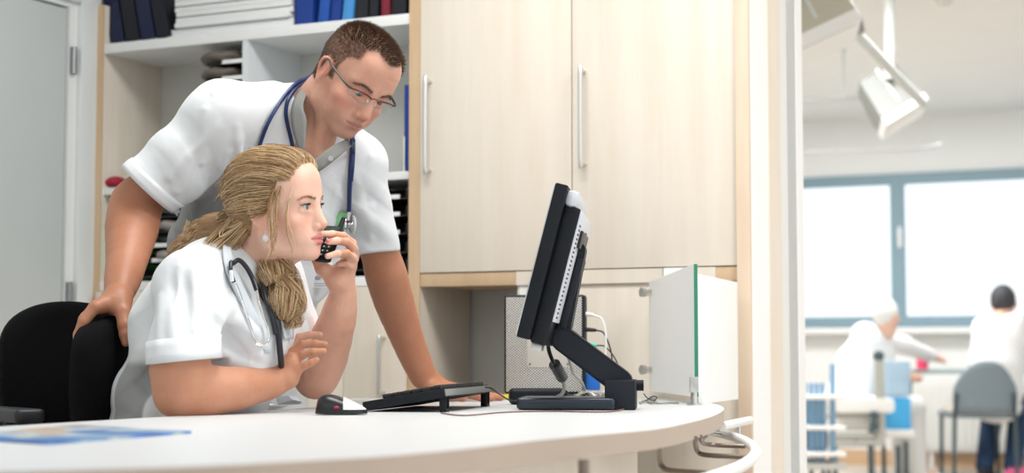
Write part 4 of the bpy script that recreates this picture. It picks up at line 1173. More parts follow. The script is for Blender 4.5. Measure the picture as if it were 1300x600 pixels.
eyes(MAN, MAN_R, MAN_T, MAN_S, (0.10, 1, -0.42), (.12, .15, .17))
# hair
def man_hair():
    rng = np.random.default_rng(4)
    q = head_local(mpts, MAN_R, MAN_T, MAN_S)
    sel = np.where((np.abs(q) < 150).all(1))[0]; hl = man_hairline(q[sel])
    # spatially random subset
    ok = sel[(hl + rng.normal(0, 2.0, len(hl)) > 1.5)]
    ear = (np.abs(q[ok][:, 0]) > 66) & (q[ok][:, 1] > -26) & (q[ok][:, 1] < 10) & (q[ok][:, 2] < 20)
    ok = ok[~ear]
    cs = []
    idx = rng.choice(ok, 14000)
    for i in idx:
        a = q[i] + rng.normal(0, .7, 3); x, y, z = a
        n = a - _a((0, -10, 25)); n /= np.linalg.norm(n)
        top = float(np.clip((z - 55) / 35, 0, 1))
        L = (3.5 + 11.5 * top) * rng.uniform(0.7, 1.15)
        dirn = n * (0.55 + 0.45 * top) + _a((0, 0.55, 0.1)) * top + _a((0, -0.35, -0.75)) * (1 - top) + rng.normal(0, .16, 3)
        dirn /= np.linalg.norm(dirn)
        b = a + n * 1.0 + dirn * L * 0.55; c = a + dirn * L + _a((0, .0, -.4)) * L * .12
        w = [MAN_R @ (v * MAN_S) + MAN_T for v in (a - n * 1.0, b, c)]
        cs.append(np.array(w))
    return cs
strands('hair', man_hair(), MAN, hair_mat('short_brown_hair', [(.035, .018, .010), (.07, .035, .02), (.13, .07, .04), (.16, .10, .07)]), 0.00033, 0.00013)
# forearm hair and brows
def brow_hair(Rm, T, S, pts, fem, parent, m):
    rng = np.random.default_rng(7); q = head_local(pts, Rm, T, S); x, y, z = np.abs(q[:, 0]), q[:, 1], q[:, 2]
    zb = 15.5 + 4.5 * sst(x, 12, 34) - 7 * sst(x, 38, 56)
    ok = np.where((np.abs(z - zb) < (1.8 if fem else 3.4)) & (x > 12) & (x < 54) & (y > 50))[0]
    cs = []
    for i in rng.choice(ok, 260 if fem else 330):
        a = q[i]; s = np.sign(a[0]); d = _a((s * 1.0, -0.1, 0.25)) + rng.normal(0, .2, 3); n = _a((s * .3, 1, 0))
        w = [Rm @ (v * S) + T for v in (a, a + n * 1.0 + d * 2.5, a + n * 0.8 + d * (5 if not fem else 4))]
        cs.append(np.array(w))
    return strands('eyebrows', cs, parent, m, 0.0003, 0.0001)
brow_hair(MAN_R, MAN_T, MAN_S, mpts, False, MAN, hair_mat('brow_brown', [(.07, .04, .025), (.14, .085, .055)]))

# shirt
WF = wr([(unit(nR * .8 + nZ * .6), 62, .002, A(225, 195, 3.55), .15, nH), (unit(nR * .5 - nZ * .9), 70, .005, A(285, 250, 3.7), .14, nR),
         (unit(nR * .95 + nZ * .3), 55, .009, A(225, 330, 3.75), .20, nZ), (unit(nZ + nR * .3), 75, .0045, A(480, 280, 3.75), .10, nR),
         (unit(nR * .8 + nZ * .5), 50, .005, A(410, 270, 3.7), .16, nZ), (unit(nR * .9 - nZ * .3), 60, .004, A(330, 150, 3.65), .12, nH)])
SHM = Soft()
SHM.loft(man_torso(0.020), k=0)
SHM.cone(A(350, 142, 3.68), Rs + _a((0, 0, 0.004)), 0.066, 0.066, k=0.03).cone(A(415, 180, 3.76), Ls, 0.056, 0.064, k=0.03)
Rh = A(183, 247, 3.60); Lh = A(478, 335, 3.91)
SHM.cone(Rs + _a((0, 0, .006)), Rh + (Rh - Rs) * 0.3, 0.069, 0.074, k=0.05)
SHM.cone(Ls, Lh + (Lh - Ls) * 0.3, 0.063, 0.060, k=0.035)
creases(SHM, [((272, 118), (300, 175)), ((262, 140), (256, 205)), ((290, 190), (270, 232)), ((275, 160), (215, 225)), ((300, 160), (315, 250)), ((240, 200), (222, 240)),
    ((470, 200), (452, 262)), ((486, 240), (462, 276)), ((440, 290), (470, 262)), ((425, 240), (412, 300)), ((448, 215), (470, 300))])
SHM.disp(WF)
cut = Soft()
SHM.cone(mRe + (mRe - Rs) * -0.15, mRe + (mRe - Rs) * 0.5, 0.064, 0.066, mode='s')
SHM.cone(mLe + (mLe - Ls) * -0.12, mLe + (mLe - Ls) * 0.5, 0.053, 0.054, mode='s')
hn = unit(A(215, 268, 3.6) - A(158, 213, 3.6)); ax = unit(Rh - Rs); nn = unit(ax - hn * (ax @ hn))
# sleeve ends: cut with a slab only near the arm
def sleeve_cut(S, c, n, rad):
    c, n = _a(c), unit(n)
    def fn(p):
        q = p - c; a = q @ n; v = q - a[:, None] * n
        return np.maximum(-a, np.sqrt((v * v).sum(1)) - rad)
    S._add(fn, c + n * 0.12, 0.3, 0.0, 's')
sleeve_cut(SHM, A(187, 241, 3.60), nn, 0.13)
lx = unit(Lh - Ls); ln = unit(-nZ + 0.10 * nR)
sleeve_cut(SHM, A(477, 322, 3.90), ln, 0.10)
# neck opening
SHM.cone(mw((0, -40, -50)), A(386, 160, 3.71), 0.066, 0.064, mode='s', k=0.004)
SHM.cone(A(408, 172, 3.60), A(418, 205, 3.56), 0.030, 0.006, mode='s', k=0.004)
SHM.half((0, 0, 0.74), (0, 0, -1), mode='s')
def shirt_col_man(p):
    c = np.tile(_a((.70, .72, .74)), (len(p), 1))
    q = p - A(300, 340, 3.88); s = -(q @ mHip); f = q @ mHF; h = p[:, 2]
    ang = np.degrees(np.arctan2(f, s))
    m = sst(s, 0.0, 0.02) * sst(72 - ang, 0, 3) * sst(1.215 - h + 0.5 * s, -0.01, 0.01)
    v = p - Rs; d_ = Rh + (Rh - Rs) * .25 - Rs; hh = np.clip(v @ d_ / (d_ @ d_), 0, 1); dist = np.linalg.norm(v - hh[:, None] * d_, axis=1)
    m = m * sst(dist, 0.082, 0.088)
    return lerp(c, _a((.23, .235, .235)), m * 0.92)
CL = dict(attr='Col', bump=0.6, bscale=11, var=0.02, vscale=12)
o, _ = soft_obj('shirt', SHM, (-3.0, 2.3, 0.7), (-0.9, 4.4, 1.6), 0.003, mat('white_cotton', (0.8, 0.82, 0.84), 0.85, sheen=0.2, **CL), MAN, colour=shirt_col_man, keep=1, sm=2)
tag(o, 'white tunic with grey side panel')
# sleeve hem bands
def ring_band(name, soft, c, n, rad, w, m, parent, steps=56, off=0.0012, th=0.0022):
    c, n = _a(c), unit(n); u = unit(np.cross(n, _a((0.3, 0.5, 0.8)))); v = np.cross(n, u)
    mb = MB(); rings = []
    for i in range(steps):
        a = 2 * PI * i / steps; d = u * math.cos(a) + v * math.sin(a); ring = []
        for j in range(4):
            b = c - n * (w * j / 3 + 0.001)
            rs = np.arange(0.02, rad + 0.03, 0.001); pts = b + rs[:, None] * d; dv = soft.evaluate(pts)
            s = np.where((dv[:-1] < 0) & (dv[1:] >= 0))[0]
            r_ = rs[s[0]] if len(s) else rad
            if i and rings and abs(r_ - rings[-1][j][1]) > 0.02: r_ = rings[-1][j][1]
            ring.append((b + d * (r_ + off), r_))
        rings.append(ring)
    V = [[mb.bm.verts.new(Vector(x[0])) for x in r] for r in rings]
    for A_, B_ in zip(V, V[1:] + V[:1]):
        for j in range(3): mb.bm.faces.new((A_[j], A_[j + 1], B_[j + 1], B_[j]))
    o = sub(mb, name, m, parent)
    md = o.modifiers.new('s', 'SOLIDIFY'); md.thickness = th; md.offset = 0
    return o
M_CLOTH = mat('white_cotton_plain', (0.71, 0.73, 0.75), 0.85, bump=0.3, bscale=25, sheen=0.2)
M_GCLOTH = mat('grey_cotton', (0.20, 0.20, 0.19), 0.9, bump=0.3, bscale=40)
ring_band('sleeve_hem', SHM, A(187, 241, 3.60), nn, 0.09, 0.028, M_CLOTH, MAN)
# collar flaps as shaped ribbons resting on the shirt
def ribbon(name, a_pts, b_pts, m, parent, th=0.003, res=5):
    a = smooth_path([Vector(p) for p in a_pts], res); b = smooth_path([Vector(p) for p in b_pts], res)
    mb = MB(); V = [[mb.bm.verts.new(p.lerp(q, k / 4)) for k in range(5)] for p, q in zip(a, b)]
    for A_, B_ in zip(V, V[1:]):
        for j in range(4): mb.bm.faces.new((A_[j], A_[j + 1], B_[j + 1], B_[j]))
    o = sub(mb, name, m, parent); md = o.modifiers.new('s', 'SOLIDIFY'); md.thickness = th; md.offset = 0
    return o
SNM = Soft(); SNM.ops = SHM.ops[:5]; SNM.frames = SHM.frames     # torso and shoulders, uncut
so = lambda x, y, o=0.004: snap(x, y, SNM, o)
ribbon('collar', [P(397, 99, 3.70), P(383, 112, 3.655), P(372, 130, 3.62), P(370, 155, 3.60), P(376, 180, 3.58), P(384, 197, 3.565)],
       [P(404, 106, 3.695), P(391, 118, 3.64), P(385, 135, 3.60), P(389, 152, 3.58), P(388, 170, 3.57), P(386, 190, 3.56)], M_GCLOTH, MAN)
ribbon('collar', [P(441, 176, 3.62), P(430, 181, 3.575), P(418, 188, 3.55), P(404, 199, 3.54), P(392, 208, 3.54)],
       [P(446, 186, 3.62), P(437, 193, 3.57), P(425, 203, 3.545), P(412, 213, 3.535), P(398, 222, 3.54)], M_GCLOTH, MAN)
for px, py in ((420, 201),):
    k = P(px, py, 3.535); kd = -nH
    sub(MB().cyl(k, k + Vector(kd) * 0.003, 0.0055, seg=16).cyl(k + Vector(kd) * 0.003, k + Vector(kd) * 0.0042, 0.0035, seg=16), 'button', M_STEEL, MAN)
for px, py in ((419, 222),):
    k = so(px, py, 0.001); sub(MB().cyl(k, k - Vector(nH) * 0.0035, 0.0055, seg=16), 'button', M_WPLAST, MAN)
# trousers and shoes
TRM = Soft()
for sgn in (-1, 1):
    h = A(289, 470, 3.95) + mHip * 0.085 * sgn; h2 = h.copy(); h2[2] = 0.84
    kn = h2 + mHF * 0.05 + mHip * 0.04 * sgn; kn[2] = 0.46; an = kn - mHF * 0.05; an[2] = 0.07
    TRM.cone(h2, kn, 0.098, 0.075, k=0.03).cone(kn, an, 0.074, 0.066, k=0.03)
TRM.loft([(A(289, 480, 3.95), mHip, mHF, 0.165, 0.12), (A(290, 445, 3.95), mHip, mHF, 0.16, 0.115)], k=0.03)
TRM.half((0, 0, 0.05), (0, 0, -1), mode='s').half((0, 0, 0.93), (0, 0, 1), mode='s')
soft_obj('trousers', TRM, (-3.0, 2.3, 0), (-0.9, 4.4, 1.0), 0.008, mat('white_twill', (0.72, 0.73, 0.74), 0.85), MAN, keep=1)
def shoes(parent, spots, front, m):
    for a in spots:
        S = Soft(); f = unit(_a((front[0], front[1], 0))); c = _a((a[0], a[1], 0))
        S.cone(c - f * 0.04 + _a((0, 0, .05)), c + f * 0.15 + _a((0, 0, .038)), 0.045, 0.040, flat=(np.cross(f, nZ), 0.95)); S.cone(c + _a((0, 0, .05)), c + _a((0, 0, .095)), .045, .046, k=.02)
        S.half((0, 0, 0.0), (0, 0, -1), mode='s').half((0, 0, 0.11), (0, 0, 1), mode='s')
        soft_obj('shoe', S, c - .3, c + .3, 0.005, m, parent)
M_SHOE = mat('white_clog', (0.7, 0.7, 0.68), 0.5)
sp = []
for sgn in (-1, 1):
    h2 = A(289, 470, 3.95) + mHip * 0.125 * sgn; sp.append(h2)
shoes(MAN, sp, mHF, M_SHOE)
# ---------------------------------------------------------------- seated woman
wSide = unit(nR * 0.42 + nH * 0.90)                # from near (right) shoulder to far (left)
wFront = unit(nR * 0.90 - nH * 0.42)
wU = unit(nZ + wFront * 0.33)                      # leaning forward
wFt = unit(wFront - wU * (wFront @ wU))
Rsw, Lsw = A(243, 363, 3.20), A(338, 352, 3.49)
def w_torso(g):
    return [(A(222, 640, 3.44), wSide, wFront, 0.165 + g, 0.112 + g), (A(232, 570, 3.42), wSide, wFront, 0.155 + g, 0.108 + g), (A(246, 500, 3.39), wSide, wFt, 0.136 + g, 0.102 + g),
            (A(270, 425, 3.36), wSide, wFt, 0.145 + g, 0.118 + g), (A(287, 378, 3.35), wSide, wFt, 0.130 + g, 0.090 + g), (A(293, 350, 3.35), wSide, wFt, 0.09 + g, 0.055 + g)]
WB = Soft()
head_ops(WB, WOM_R, WOM_T, WOM_S, True, 1.6, 4.4, -1.2)
ww = lambda v: WOM_R @ (_a(v) * WOM_S) + WOM_T
WB.cone(ww((0, -26, -46)), A(300, 345, 3.35), 0.050, 0.054, k=0.03)
WB.cone(ww((0, 14, -80)), A(326, 372, 3.33), 0.028, 0.034, k=0.035)
WB.loft(w_torso(0.0), k=0.03)
for c in (A(318, 432, 3.27), A(345, 432, 3.40)): WB.ell(c, (0.06, 0.06, 0.062), k=0.04)
WB.cone(A(285, 350, 3.30), Rsw, 0.045, 0.050, k=0.03).cone(A(305, 348, 3.40), Lsw, 0.045, 0.050, k=0.03)
wRe = A(226, 499, 3.10); wRw = A(351, 484, 3.26)
WB.chain([(*Rsw, 0.055), (*A(236, 420, 3.14), 0.055), (*A(228, 470, 3.10), 0.050), (*wRe, 0.0415)], k=0.02)
WB.chain([(*wRe, 0.0400), (*A(258, 497, 3.13), 0.0425), (*A(300, 493, 3.18), 0.036), (*A(333, 488, 3.235), 0.026), (*wRw, 0.0225)], k=0.02, res=2)
wLe = A(401, 478, 3.50); wLw = A(436, 372, 3.405)
WB.chain([(*Lsw, 0.05), (*A(372, 420, 3.52), 0.047), (*wLe, 0.041)], k=0.02)
WB.chain([(*wLe, 0.0415), (*A(413, 448, 3.48), 0.043), (*A(428, 408, 3.43), 0.033), (*wLw, 0.0235)], k=0.02, res=2)
# near hand, raised with fingers pointing to the right
WB.cone(wRw, A(366, 470, 3.275), 0.021, 0.021, k=0.015, flat=(nR * .5 + nZ * .3 , 0.9))
WB.cone(A(360, 477, 3.265), A(368, 448, 3.315), 0.018, 0.0125, k=0.015)
WB.cone(A(364, 477, 3.262), A(370, 455, 3.275), 0.017, 0.0115, k=0.015)
WB.cone(A(368, 480, 3.262), A(374, 468, 3.262), 0.017, 0.0125, k=0.012)
finger(WB, [(366, 452, 3.325, .0115), (370, 440, 3.33, .0100), (379, 428.5, 3.335, .0085), (393, 425, 3.34, .0076), (406, 424.5, 3.34, .0062)], k=0.003, k0=0.010)
finger(WB, [(367, 457, 3.305, .0115), (373, 447, 3.305, .0100), (384, 437, 3.305, .0086), (400, 436, 3.305, .0078), (413, 437, 3.305, .0064)], k=0.003, k0=0.009)
finger(WB, [(369, 463, 3.285, .0110), (375, 455.5, 3.280, .0096), (385, 449.5, 3.275, .0084), (398, 446.5, 3.27, .0076), (411, 445.5, 3.27, .0062)], k=0.003, k0=0.009)
finger(WB, [(371, 473, 3.262, .0110), (379, 468, 3.255, .0088), (388, 463.5, 3.25, .0074), (395, 460, 3.248, .0068), (402, 456.5, 3.248, .0056)], k=0.003, k0=0.009)
finger(WB, [(361, 470, 3.30, .014), (368, 462, 3.345, .0115), (378, 455, 3.365, .0095), (388, 449, 3.37, .0078)], k=0.003, k0=0.012)
# far hand, closed round the phone at her mouth
WB.cone(wLw, A(435, 350, 3.39), 0.0225, 0.0240, k=0.015)
WB.cone(A(432, 356, 3.39), A(446, 324, 3.395), 0.019, 0.0125, k=0.016)
WB.cone(A(428, 354, 3.385), A(440, 334, 3.375), 0.019, 0.0120, k=0.016)
WB.cone(A(428, 358, 3.38), A(409, 340, 3.372), 0.0175, 0.0120, k=0.014)
finger(WB, [(409, 341, 3.372, .0120), (402, 330, 3.374, .0098), (398, 319, 3.372, .0082), (396, 312, 3.37, .007)], k=0.003, k0=0.012)
finger(WB, [(446, 322, 3.40, .0115), (447, 309, 3.385, .0092), (436, 299.5, 3.355, .0082), (422, 297, 3.318, .0074), (411, 296.5, 3.298, .0060)], k=0.003, k0=0.010)
finger(WB, [(448, 328, 3.39, .0112), (449, 316, 3.370, .0092), (440, 307, 3.338, .0084), (428, 305.5, 3.305, .0076), (417, 306.5, 3.288, .0062)], k=0.003, k0=0.010)
finger(WB, [(446, 338, 3.378, .0112), (448, 328, 3.358, .0092), (440, 321.5, 3.325, .0082), (428, 322, 3.295, .0074), (416, 325, 3.285, .0060)], k=0.003, k0=0.010)
finger(WB, [(440, 345, 3.375, .0100), (445, 338, 3.362, .0076), (439, 334, 3.350, .0068), (430, 335, 3.345, .0060)], k=0.003, k0=0.009)
# legs under the desk
wl_ = []
for sgn in (-1, 1):
    h = A(205, 640, 3.42) + wSide * 0.085 * sgn; kn = h + wFront * 0.42; kn[2] = 0.50; an = kn + wFront * 0.02; an[2] = 0.07
    wl_.append((h, kn, an))
    WB.cone(h, kn, 0.085, 0.055, k=0.03).cone(kn, an, 0.054, 0.036, k=0.02).cone(an, an + wFront * 0.13 + _a((0, 0, -0.03)), 0.034, 0.028, k=0.02)
WOM = thing('person', 'seated woman with long blonde hair, phone at her mouth and other hand raised', 'person')
WOM.location = (*A(205, 640, 3.42)[:2], 0)
def wom_col(p):
    q = head_local(p, WOM_R, WOM_T, WOM_S)
    c = face_colours(q, (.80, .50, .385), (.66, .20, .18), (.34, .20, .11), (.80, .34, .26), True)
    inh = (np.abs(q) < 190).all(1) & (np.linalg.norm(p - A(436, 330, 3.37), axis=1) > 0.075)
    arm = sst(-(p @ nH) + A(300, 400, 3.34) @ nH, -0.02, 0.05)  # near arm: tan, with its shade put into the skin colour
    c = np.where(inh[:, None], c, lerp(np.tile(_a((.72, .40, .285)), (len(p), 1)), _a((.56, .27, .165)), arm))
    near = np.linalg.norm(p - A(260, 480, 3.15), axis=1)
    return c
SKW = skin_mat('skin_fair')
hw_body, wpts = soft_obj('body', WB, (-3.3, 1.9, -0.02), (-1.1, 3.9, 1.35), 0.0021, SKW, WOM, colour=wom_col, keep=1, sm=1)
eyes(WOM, WOM_R, WOM_T, WOM_S, (-0.05, 1, 0.02), (.10, .17, .19))
brow_hair(WOM_R, WOM_T, WOM_S, wpts, True, WOM, hair_mat('brow_blonde', [(.20, .11, .05), (.32, .20, .10)]))
# lashes
lc_ = []
rng = np.random.default_rng(3)
for sx in (1, -1):
    for k in range(46):
        u = k / 45; x = 19.5 + 25.5 * u; z = -1.2 + 4.4 * math.sqrt(max(0, 1 - ((x - 32) / 13.4) ** 2)) + 0.2
        y = 74.5 + math.sqrt(max(1, 13.3 ** 2 - (x - 31.5) ** 2 - (z + 1) ** 2))
        a = _a((x * sx, y, z)); d = _a(((x - 31) * 0.06 * sx, 1.0, 0.35)) + rng.normal(0, .08, 3)
        lc_.append(np.array([WOM_R @ (v * WOM_S) + WOM_T for v in (a, a + d * 2.6, a + d * 4.4 + _a((0, 0, 1.8)))]))
strands('eyelashes', lc_, WOM, mat('lash_black', (0.02, 0.012, 0.01), 0.5), 0.0004, 0.0001)
# earring
ep = snap(337, 303, WB, 0.004, 2.9, 3.5)
er = MB().sph(ep + Vector((0, 0, 0.001)), 0.0062, (1, 1, 1.25)).tube([ep + Vector((0, 0, .008)), ep + Vector((0, 0, .013)), ep + Vector((.001, .002, .017))], .0008, res=3)
sub(er, 'earring', mat('pearl', (0.8, 0.82, 0.80), 0.2, coat=0.6), WOM)

# uniform
WFW = wr([(unit(nR * .9 + nZ * .35), 62, .006, A(305, 400, 3.2), .11, nZ), (unit(nR * .6 - nZ * .8), 65, .006, A(195, 470, 3.2), .14, nR),
          (unit(nR + nZ * .1), 70, .004, A(235, 400, 3.1), .09, nZ), (unit(nR * .3 + nZ), 50, .008, A(215, 520, 3.3), .14, nR), (unit(nR * .4 + nZ * .9), 60, .005, A(310, 460, 3.2), .10, nR)])
SHW = Soft()
SHW.loft(w_torso(0.022), k=0)
for c in (A(318, 432, 3.27), A(345, 432, 3.40)): SHW.ell(c, (0.072, 0.072, 0.075), k=0.06)
SHW.cone(A(286, 345, 3.30), Rsw, 0.046, 0.062, k=0.03).cone(A(308, 344, 3.41), Lsw, 0.050, 0.066, k=0.04)
SHW.cone(Rsw, A(232, 470, 3.09), 0.065, 0.069, k=0.035)
SHW.cone(Lsw, A(382, 440, 3.51), 0.064, 0.058, k=0.05)
creases(SHW, [((262, 330), (272, 400), 2.8), ((282, 360), (276, 440), 2.8), ((228, 340), (222, 430), 2.8), ((245, 345), (246, 420), 2.8), ((205, 380), (203, 445), 2.8), ((290, 420), (330, 450), 2.8), ((285, 445), (320, 470), 2.8), ((280, 400), (300, 372), 2.8)], r=.005)
SHW.disp(WFW)
SHW.chain([(*A(233, 452, 3.115), 0.050), (*A(229, 490, 3.10), 0.056)], mode='s', k=0)
SHW.chain([(*A(382, 425, 3.52), 0.054), (*A(396, 470, 3.505), 0.052)], mode='s', k=0)
sn = unit(-nZ - nR * 0.10 - nH * 0.12)
sc_ = A(232, 459, 3.12)
sleeve_cut(SHW, sc_, unit(-nZ * .98 - nR * 0.0 + nR * 0.10), 0.105)
sleeve_cut(SHW, A(383, 425, 3.52), unit(-nZ + nR * 0.25), 0.075)
SHW.cone(ww((0, -30, -55)), A(300, 350, 3.35), 0.056, 0.055, mode='s', k=0.004)
SHW.cone(A(318, 350, 3.30), A(338, 405, 3.24), 0.030, 0.010, mode='s', k=0.004)
SHW.half((0, 0, 0.50), (0, 0, -1), mode='s')
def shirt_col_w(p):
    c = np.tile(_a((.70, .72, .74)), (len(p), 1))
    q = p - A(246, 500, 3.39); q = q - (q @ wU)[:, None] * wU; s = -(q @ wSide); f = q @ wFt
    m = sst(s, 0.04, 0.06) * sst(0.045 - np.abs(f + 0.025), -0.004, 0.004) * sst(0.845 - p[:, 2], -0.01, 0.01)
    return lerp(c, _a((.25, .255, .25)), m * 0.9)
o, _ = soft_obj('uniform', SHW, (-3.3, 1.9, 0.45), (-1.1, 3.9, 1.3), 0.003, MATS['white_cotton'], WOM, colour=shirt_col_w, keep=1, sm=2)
tag(o, 'white uniform top')
ring_band('sleeve_hem', SHW, sc_, unit(-nZ * .98 + nR * 0.10), 0.085, 0.042, M_CLOTH, WOM)
SNW = Soft(); SNW.ops = SHW.ops[:7]; SNW.frames = SHW.frames
sw = lambda x, y, o=0.004: snap(x, y, SNW, o, 2.9, 4.0)
ribbon('collar', [sw(284, 303, .004), sw(283, 322), sw(288, 345), sw(300, 375), sw(318, 410), sw(336, 448)],
       [P(293, 300, 3.31), sw(294, 320, .008), sw(301, 345, .006), sw(316, 378, .005), sw(331, 410, .005), sw(343, 448, .004)], mat('pale_grey_cotton', (0.58, 0.62, 0.66), 0.85, bump=0.3, bscale=25), WOM)
ribbon('collar', [sw(340, 350, .006), sw(349, 375, .008), sw(356, 400, .008), sw(361, 430, .006)],
       [sw(350, 345, .006), sw(362, 372, .008), sw(372, 400, .008), sw(372, 430, .006)], MATS['pale_grey_cotton'], WOM)
TRW = Soft()
for h, kn, an in wl_: TRW.cone(h, kn, 0.098, 0.078, k=0.03).cone(kn, an, 0.076, 0.064, k=0.03)
TRW.loft([(A(196, 650, 3.44), wSide, wFront, 0.19, 0.14), (A(202, 610, 3.43), wSide, wFront, 0.18, 0.135)], k=0.04)
TRW.half((0, 0, 0.06), (0, 0, -1), mode='s').half((0, 0, 0.66), (0, 0, 1), mode='s')
soft_obj('trousers', TRW, (-3.3, 1.9, 0), (-0.9, 3.9, 0.8), 0.008, MATS['white_twill'], WOM, keep=1)
shoes(WOM, [x[2] for x in wl_], wFront, M_SHOE)

# hair: volume under the strands
M_HB = mat('hair_base_blonde', (0.34, 0.20, 0.10), 0.6, bump=0.5, bscale=120, col2=(0.20, 0.11, 0.05), vscale=30, vstretch=(1, 1, 4))
HB = Soft(); HB.frame(WOM_R, WOM_T, WOM_S)
HB.ell((0, -16, 36), (80, 92, 82)).ell((0, -40, -10), (72, 62, 62), k=30).ell((0, 30, 64), (60, 56, 46), k=20)
HB.half((0, 66, 66), (0, 1, -0.45), k=6).ell((0, 92, -20), (140, 82, 76), mode='s', k=12)
HB.ell((0, -60, -90), (120, 60, 34), mode='s', k=12)
HB.frame()
tie = A(284, 288, 3.36)
pony = [(*tie, .024), (*A(270, 293, 3.37), .026), (*A(254, 303, 3.38), .024), (*A(240, 316, 3.38), .019), (*A(228, 328, 3.38), .012)]
HB.chain(pony, k=0.02, k0=0.02, res=3)
lockp = [(322, 318, 3.42, .022), (342, 338, 3.42, .022), (358, 358, 3.41, .024), (369, 378, 3.39, .020), (374, 396, 3.37, .012)]
HB.chain([(*A(*p[:3]), p[3] * .8) for p in lockp], k=0.01, k0=0.02, res=3)
hb_, _ = soft_obj('hair_volume', HB, (-2.5, 2.4, 0.9), (-1.4, 3.4, 1.4), 0.0035, M_HB, WOM, keep=2, sm=1)
def ellR(d):                                        # radius of the hair shell in direction d (local)
    c = _a((0, -16, 34)); r = _a((80, 94, 84)); return c, 1 / np.sqrt(((d / r) ** 2).sum())
def wom_hair():
    rng = np.random.default_rng(11); cs = []
    c0 = _a((0, -16, 34)); rr = _a((79, 93, 83))
    hq = head_local(wpts, WOM_R, WOM_T, WOM_S) - c0; hq = hq[(np.abs(hq) < 130).all(1)]
    rad_ = np.linalg.norm(hq, axis=1); dh = hq / rad_[:, None]
    tab = np.full((48, 96), 0.0)
    ti = ((dh[:, 2] + 1) * 0.5 * 47.99).astype(int); pi_ = ((np.arctan2(dh[:, 1], dh[:, 0]) / (2 * PI) + 0.5) * 95.99).astype(int)
    np.maximum.at(tab, (ti, pi_), rad_)
    for _ in range(2):
        t2 = np.pad(tab, ((1, 1), (0, 0)), 'edge'); t2 = np.concatenate([t2[:, -1:], t2, t2[:, :1]], 1)
        tab = np.maximum(tab, 0.25 * (t2[:-2, 1:-1] + t2[2:, 1:-1] + t2[1:-1, :-2] + t2[1:-1, 2:]))
    def skullR(d):
        r0 = tab[int((d[2] + 1) * 0.5 * 47.99), int((math.atan2(d[1], d[0]) / (2 * PI) + 0.5) * 95.99)]
        return max(r0 + 1.5, 1 / np.sqrt(((d / rr) ** 2).sum())) if abs(d[0]) < .9 else max(min(r0, 84) + 1.5, 1 / np.sqrt(((d / rr) ** 2).sum()))
    tl = (tie - WOM_T) @ WOM_R / WOM_S
    tdir = (tl - c0) / np.linalg.norm(tl - c0)
    q = head_local(wpts, WOM_R, WOM_T, WOM_S)
    ok = np.where((np.abs(q) < 150).all(1) & (((q[:, 2] > 52) & (q[:, 1] < 70 + (q[:, 2] - 66) * 0.4)) | ((q[:, 1] < 32) & (q[:, 2] > -8) & (q[:, 1] + q[:, 2] * -0.7 < 20)) | ((q[:, 1] < -30) & (q[:, 2] > -55))))[0]
    phases = rng.uniform(0, 6.28, (40, 3)); 
    for i in rng.choice(ok, 12000):
        a = q[i]; d0 = (a - c0) / np.linalg.norm(a - c0); cl = int((math.atan2(a[0], a[2] - 20) * 9 + rng.normal(0, .5)) % 40); ph = phases[cl]
        n = 14; pts = []
        side = rng.normal(0, 1) ; lift = rng.uniform(-2.0, 12); amp = rng.uniform(2.5, 6.5)
        for k in range(n):
            t = k / (n - 1)
            d = d0 * (1 - t) + tdir * t + _a((0, -0.25, 0.62 * (1 - 0.3 * abs(d0[0])))) * math.sin(PI * t) * 0.42
            d /= np.linalg.norm(d)
            R0 = skullR(d) + 7 * max(0, d[2]) * math.sin(PI * min(1, t * 1.5))
            w = math.sin((7.0 + ph[1]) * t + ph[0] + side * .35) * amp * math.sin(PI * min(1, t * 1.2)) 
            p = c0 + d * (R0 + lift * math.sin(PI * t) ** .5 + w * .5 + (0 if k else -4))
            p = p + np.cross(d, tdir) * (w + side * 2.0 * t)
            if k == 0: p = a
            pts.append(p)
        cs.append(np.array([WOM_R @ (v * WOM_S) + WOM_T for v in pts]))
    def bundle(path, n, spread, wave, cnt, seed, curl=0.004):
        g = np.random.default_rng(seed)
        P_ = np.array([p[:3] for p in path]); rad = np.array([p[3] for p in path])
        fine = np.array([list(v) for v in smooth_path([Vector(v) for v in P_], 6)]); m = len(fine)
        rf = np.interp(np.linspace(0, 1, m), np.linspace(0, 1, len(rad)), rad)
        tan = np.gradient(fine, axis=0); tan /= np.linalg.norm(tan, axis=1)[:, None]
        s1 = np.cross(tan, nH); s1 /= np.linalg.norm(s1, axis=1)[:, None]; s2 = np.cross(tan, s1)
        for _ in range(cnt):
            a, r_ = g.uniform(0, 2 * PI), math.sqrt(g.uniform(0, 1)) * spread; e = g.integers(int(m * .6), m + 1); cl = g.normal(0, 0.55) + int(a * 1.3)
            tt = np.linspace(0, 1, m)
            wv = curl * np.sin(tt * wave + cl * 1.1 + g.normal(0, .25)); wv2 = curl * np.cos(tt * wave * 1.1 + cl * 1.6 + g.normal(0, .25))
            pth = fine + s1 * (math.cos(a) * r_ * rf + wv * (1 + 0.0))[:, None] + s2 * (math.sin(a) * r_ * rf + wv2)[:, None]
            cs.append(pth[:max(5, e)])
    ponyl = [(*A(296, 280, 3.35), .024), (*tie, .022), (*A(272, 292, 3.37), .030), (*A(256, 302, 3.38), .032), (*A(242, 314, 3.38), .030), (*A(228, 328, 3.38), .026), (*A(214, 344, 3.385), .018)]
    bundle(ponyl, 0, 1.0, 18, 3000, 1, .0055)
    lk = [(*A(312, 308, 3.42), .018), (*A(332, 322, 3.40), .026)] + [(*npn(snap(x, y, SNW, o_, 2.9, 3.9)), r_) for x, y, o_, r_ in ((347, 342, .016, .030), (358, 362, .024, .034), (365, 384, .026, .031), (369, 402, .018, .022), (370, 416, .012, .011))]
    bundle(lk, 0, 1.0, 20, 3000, 2, .0085)
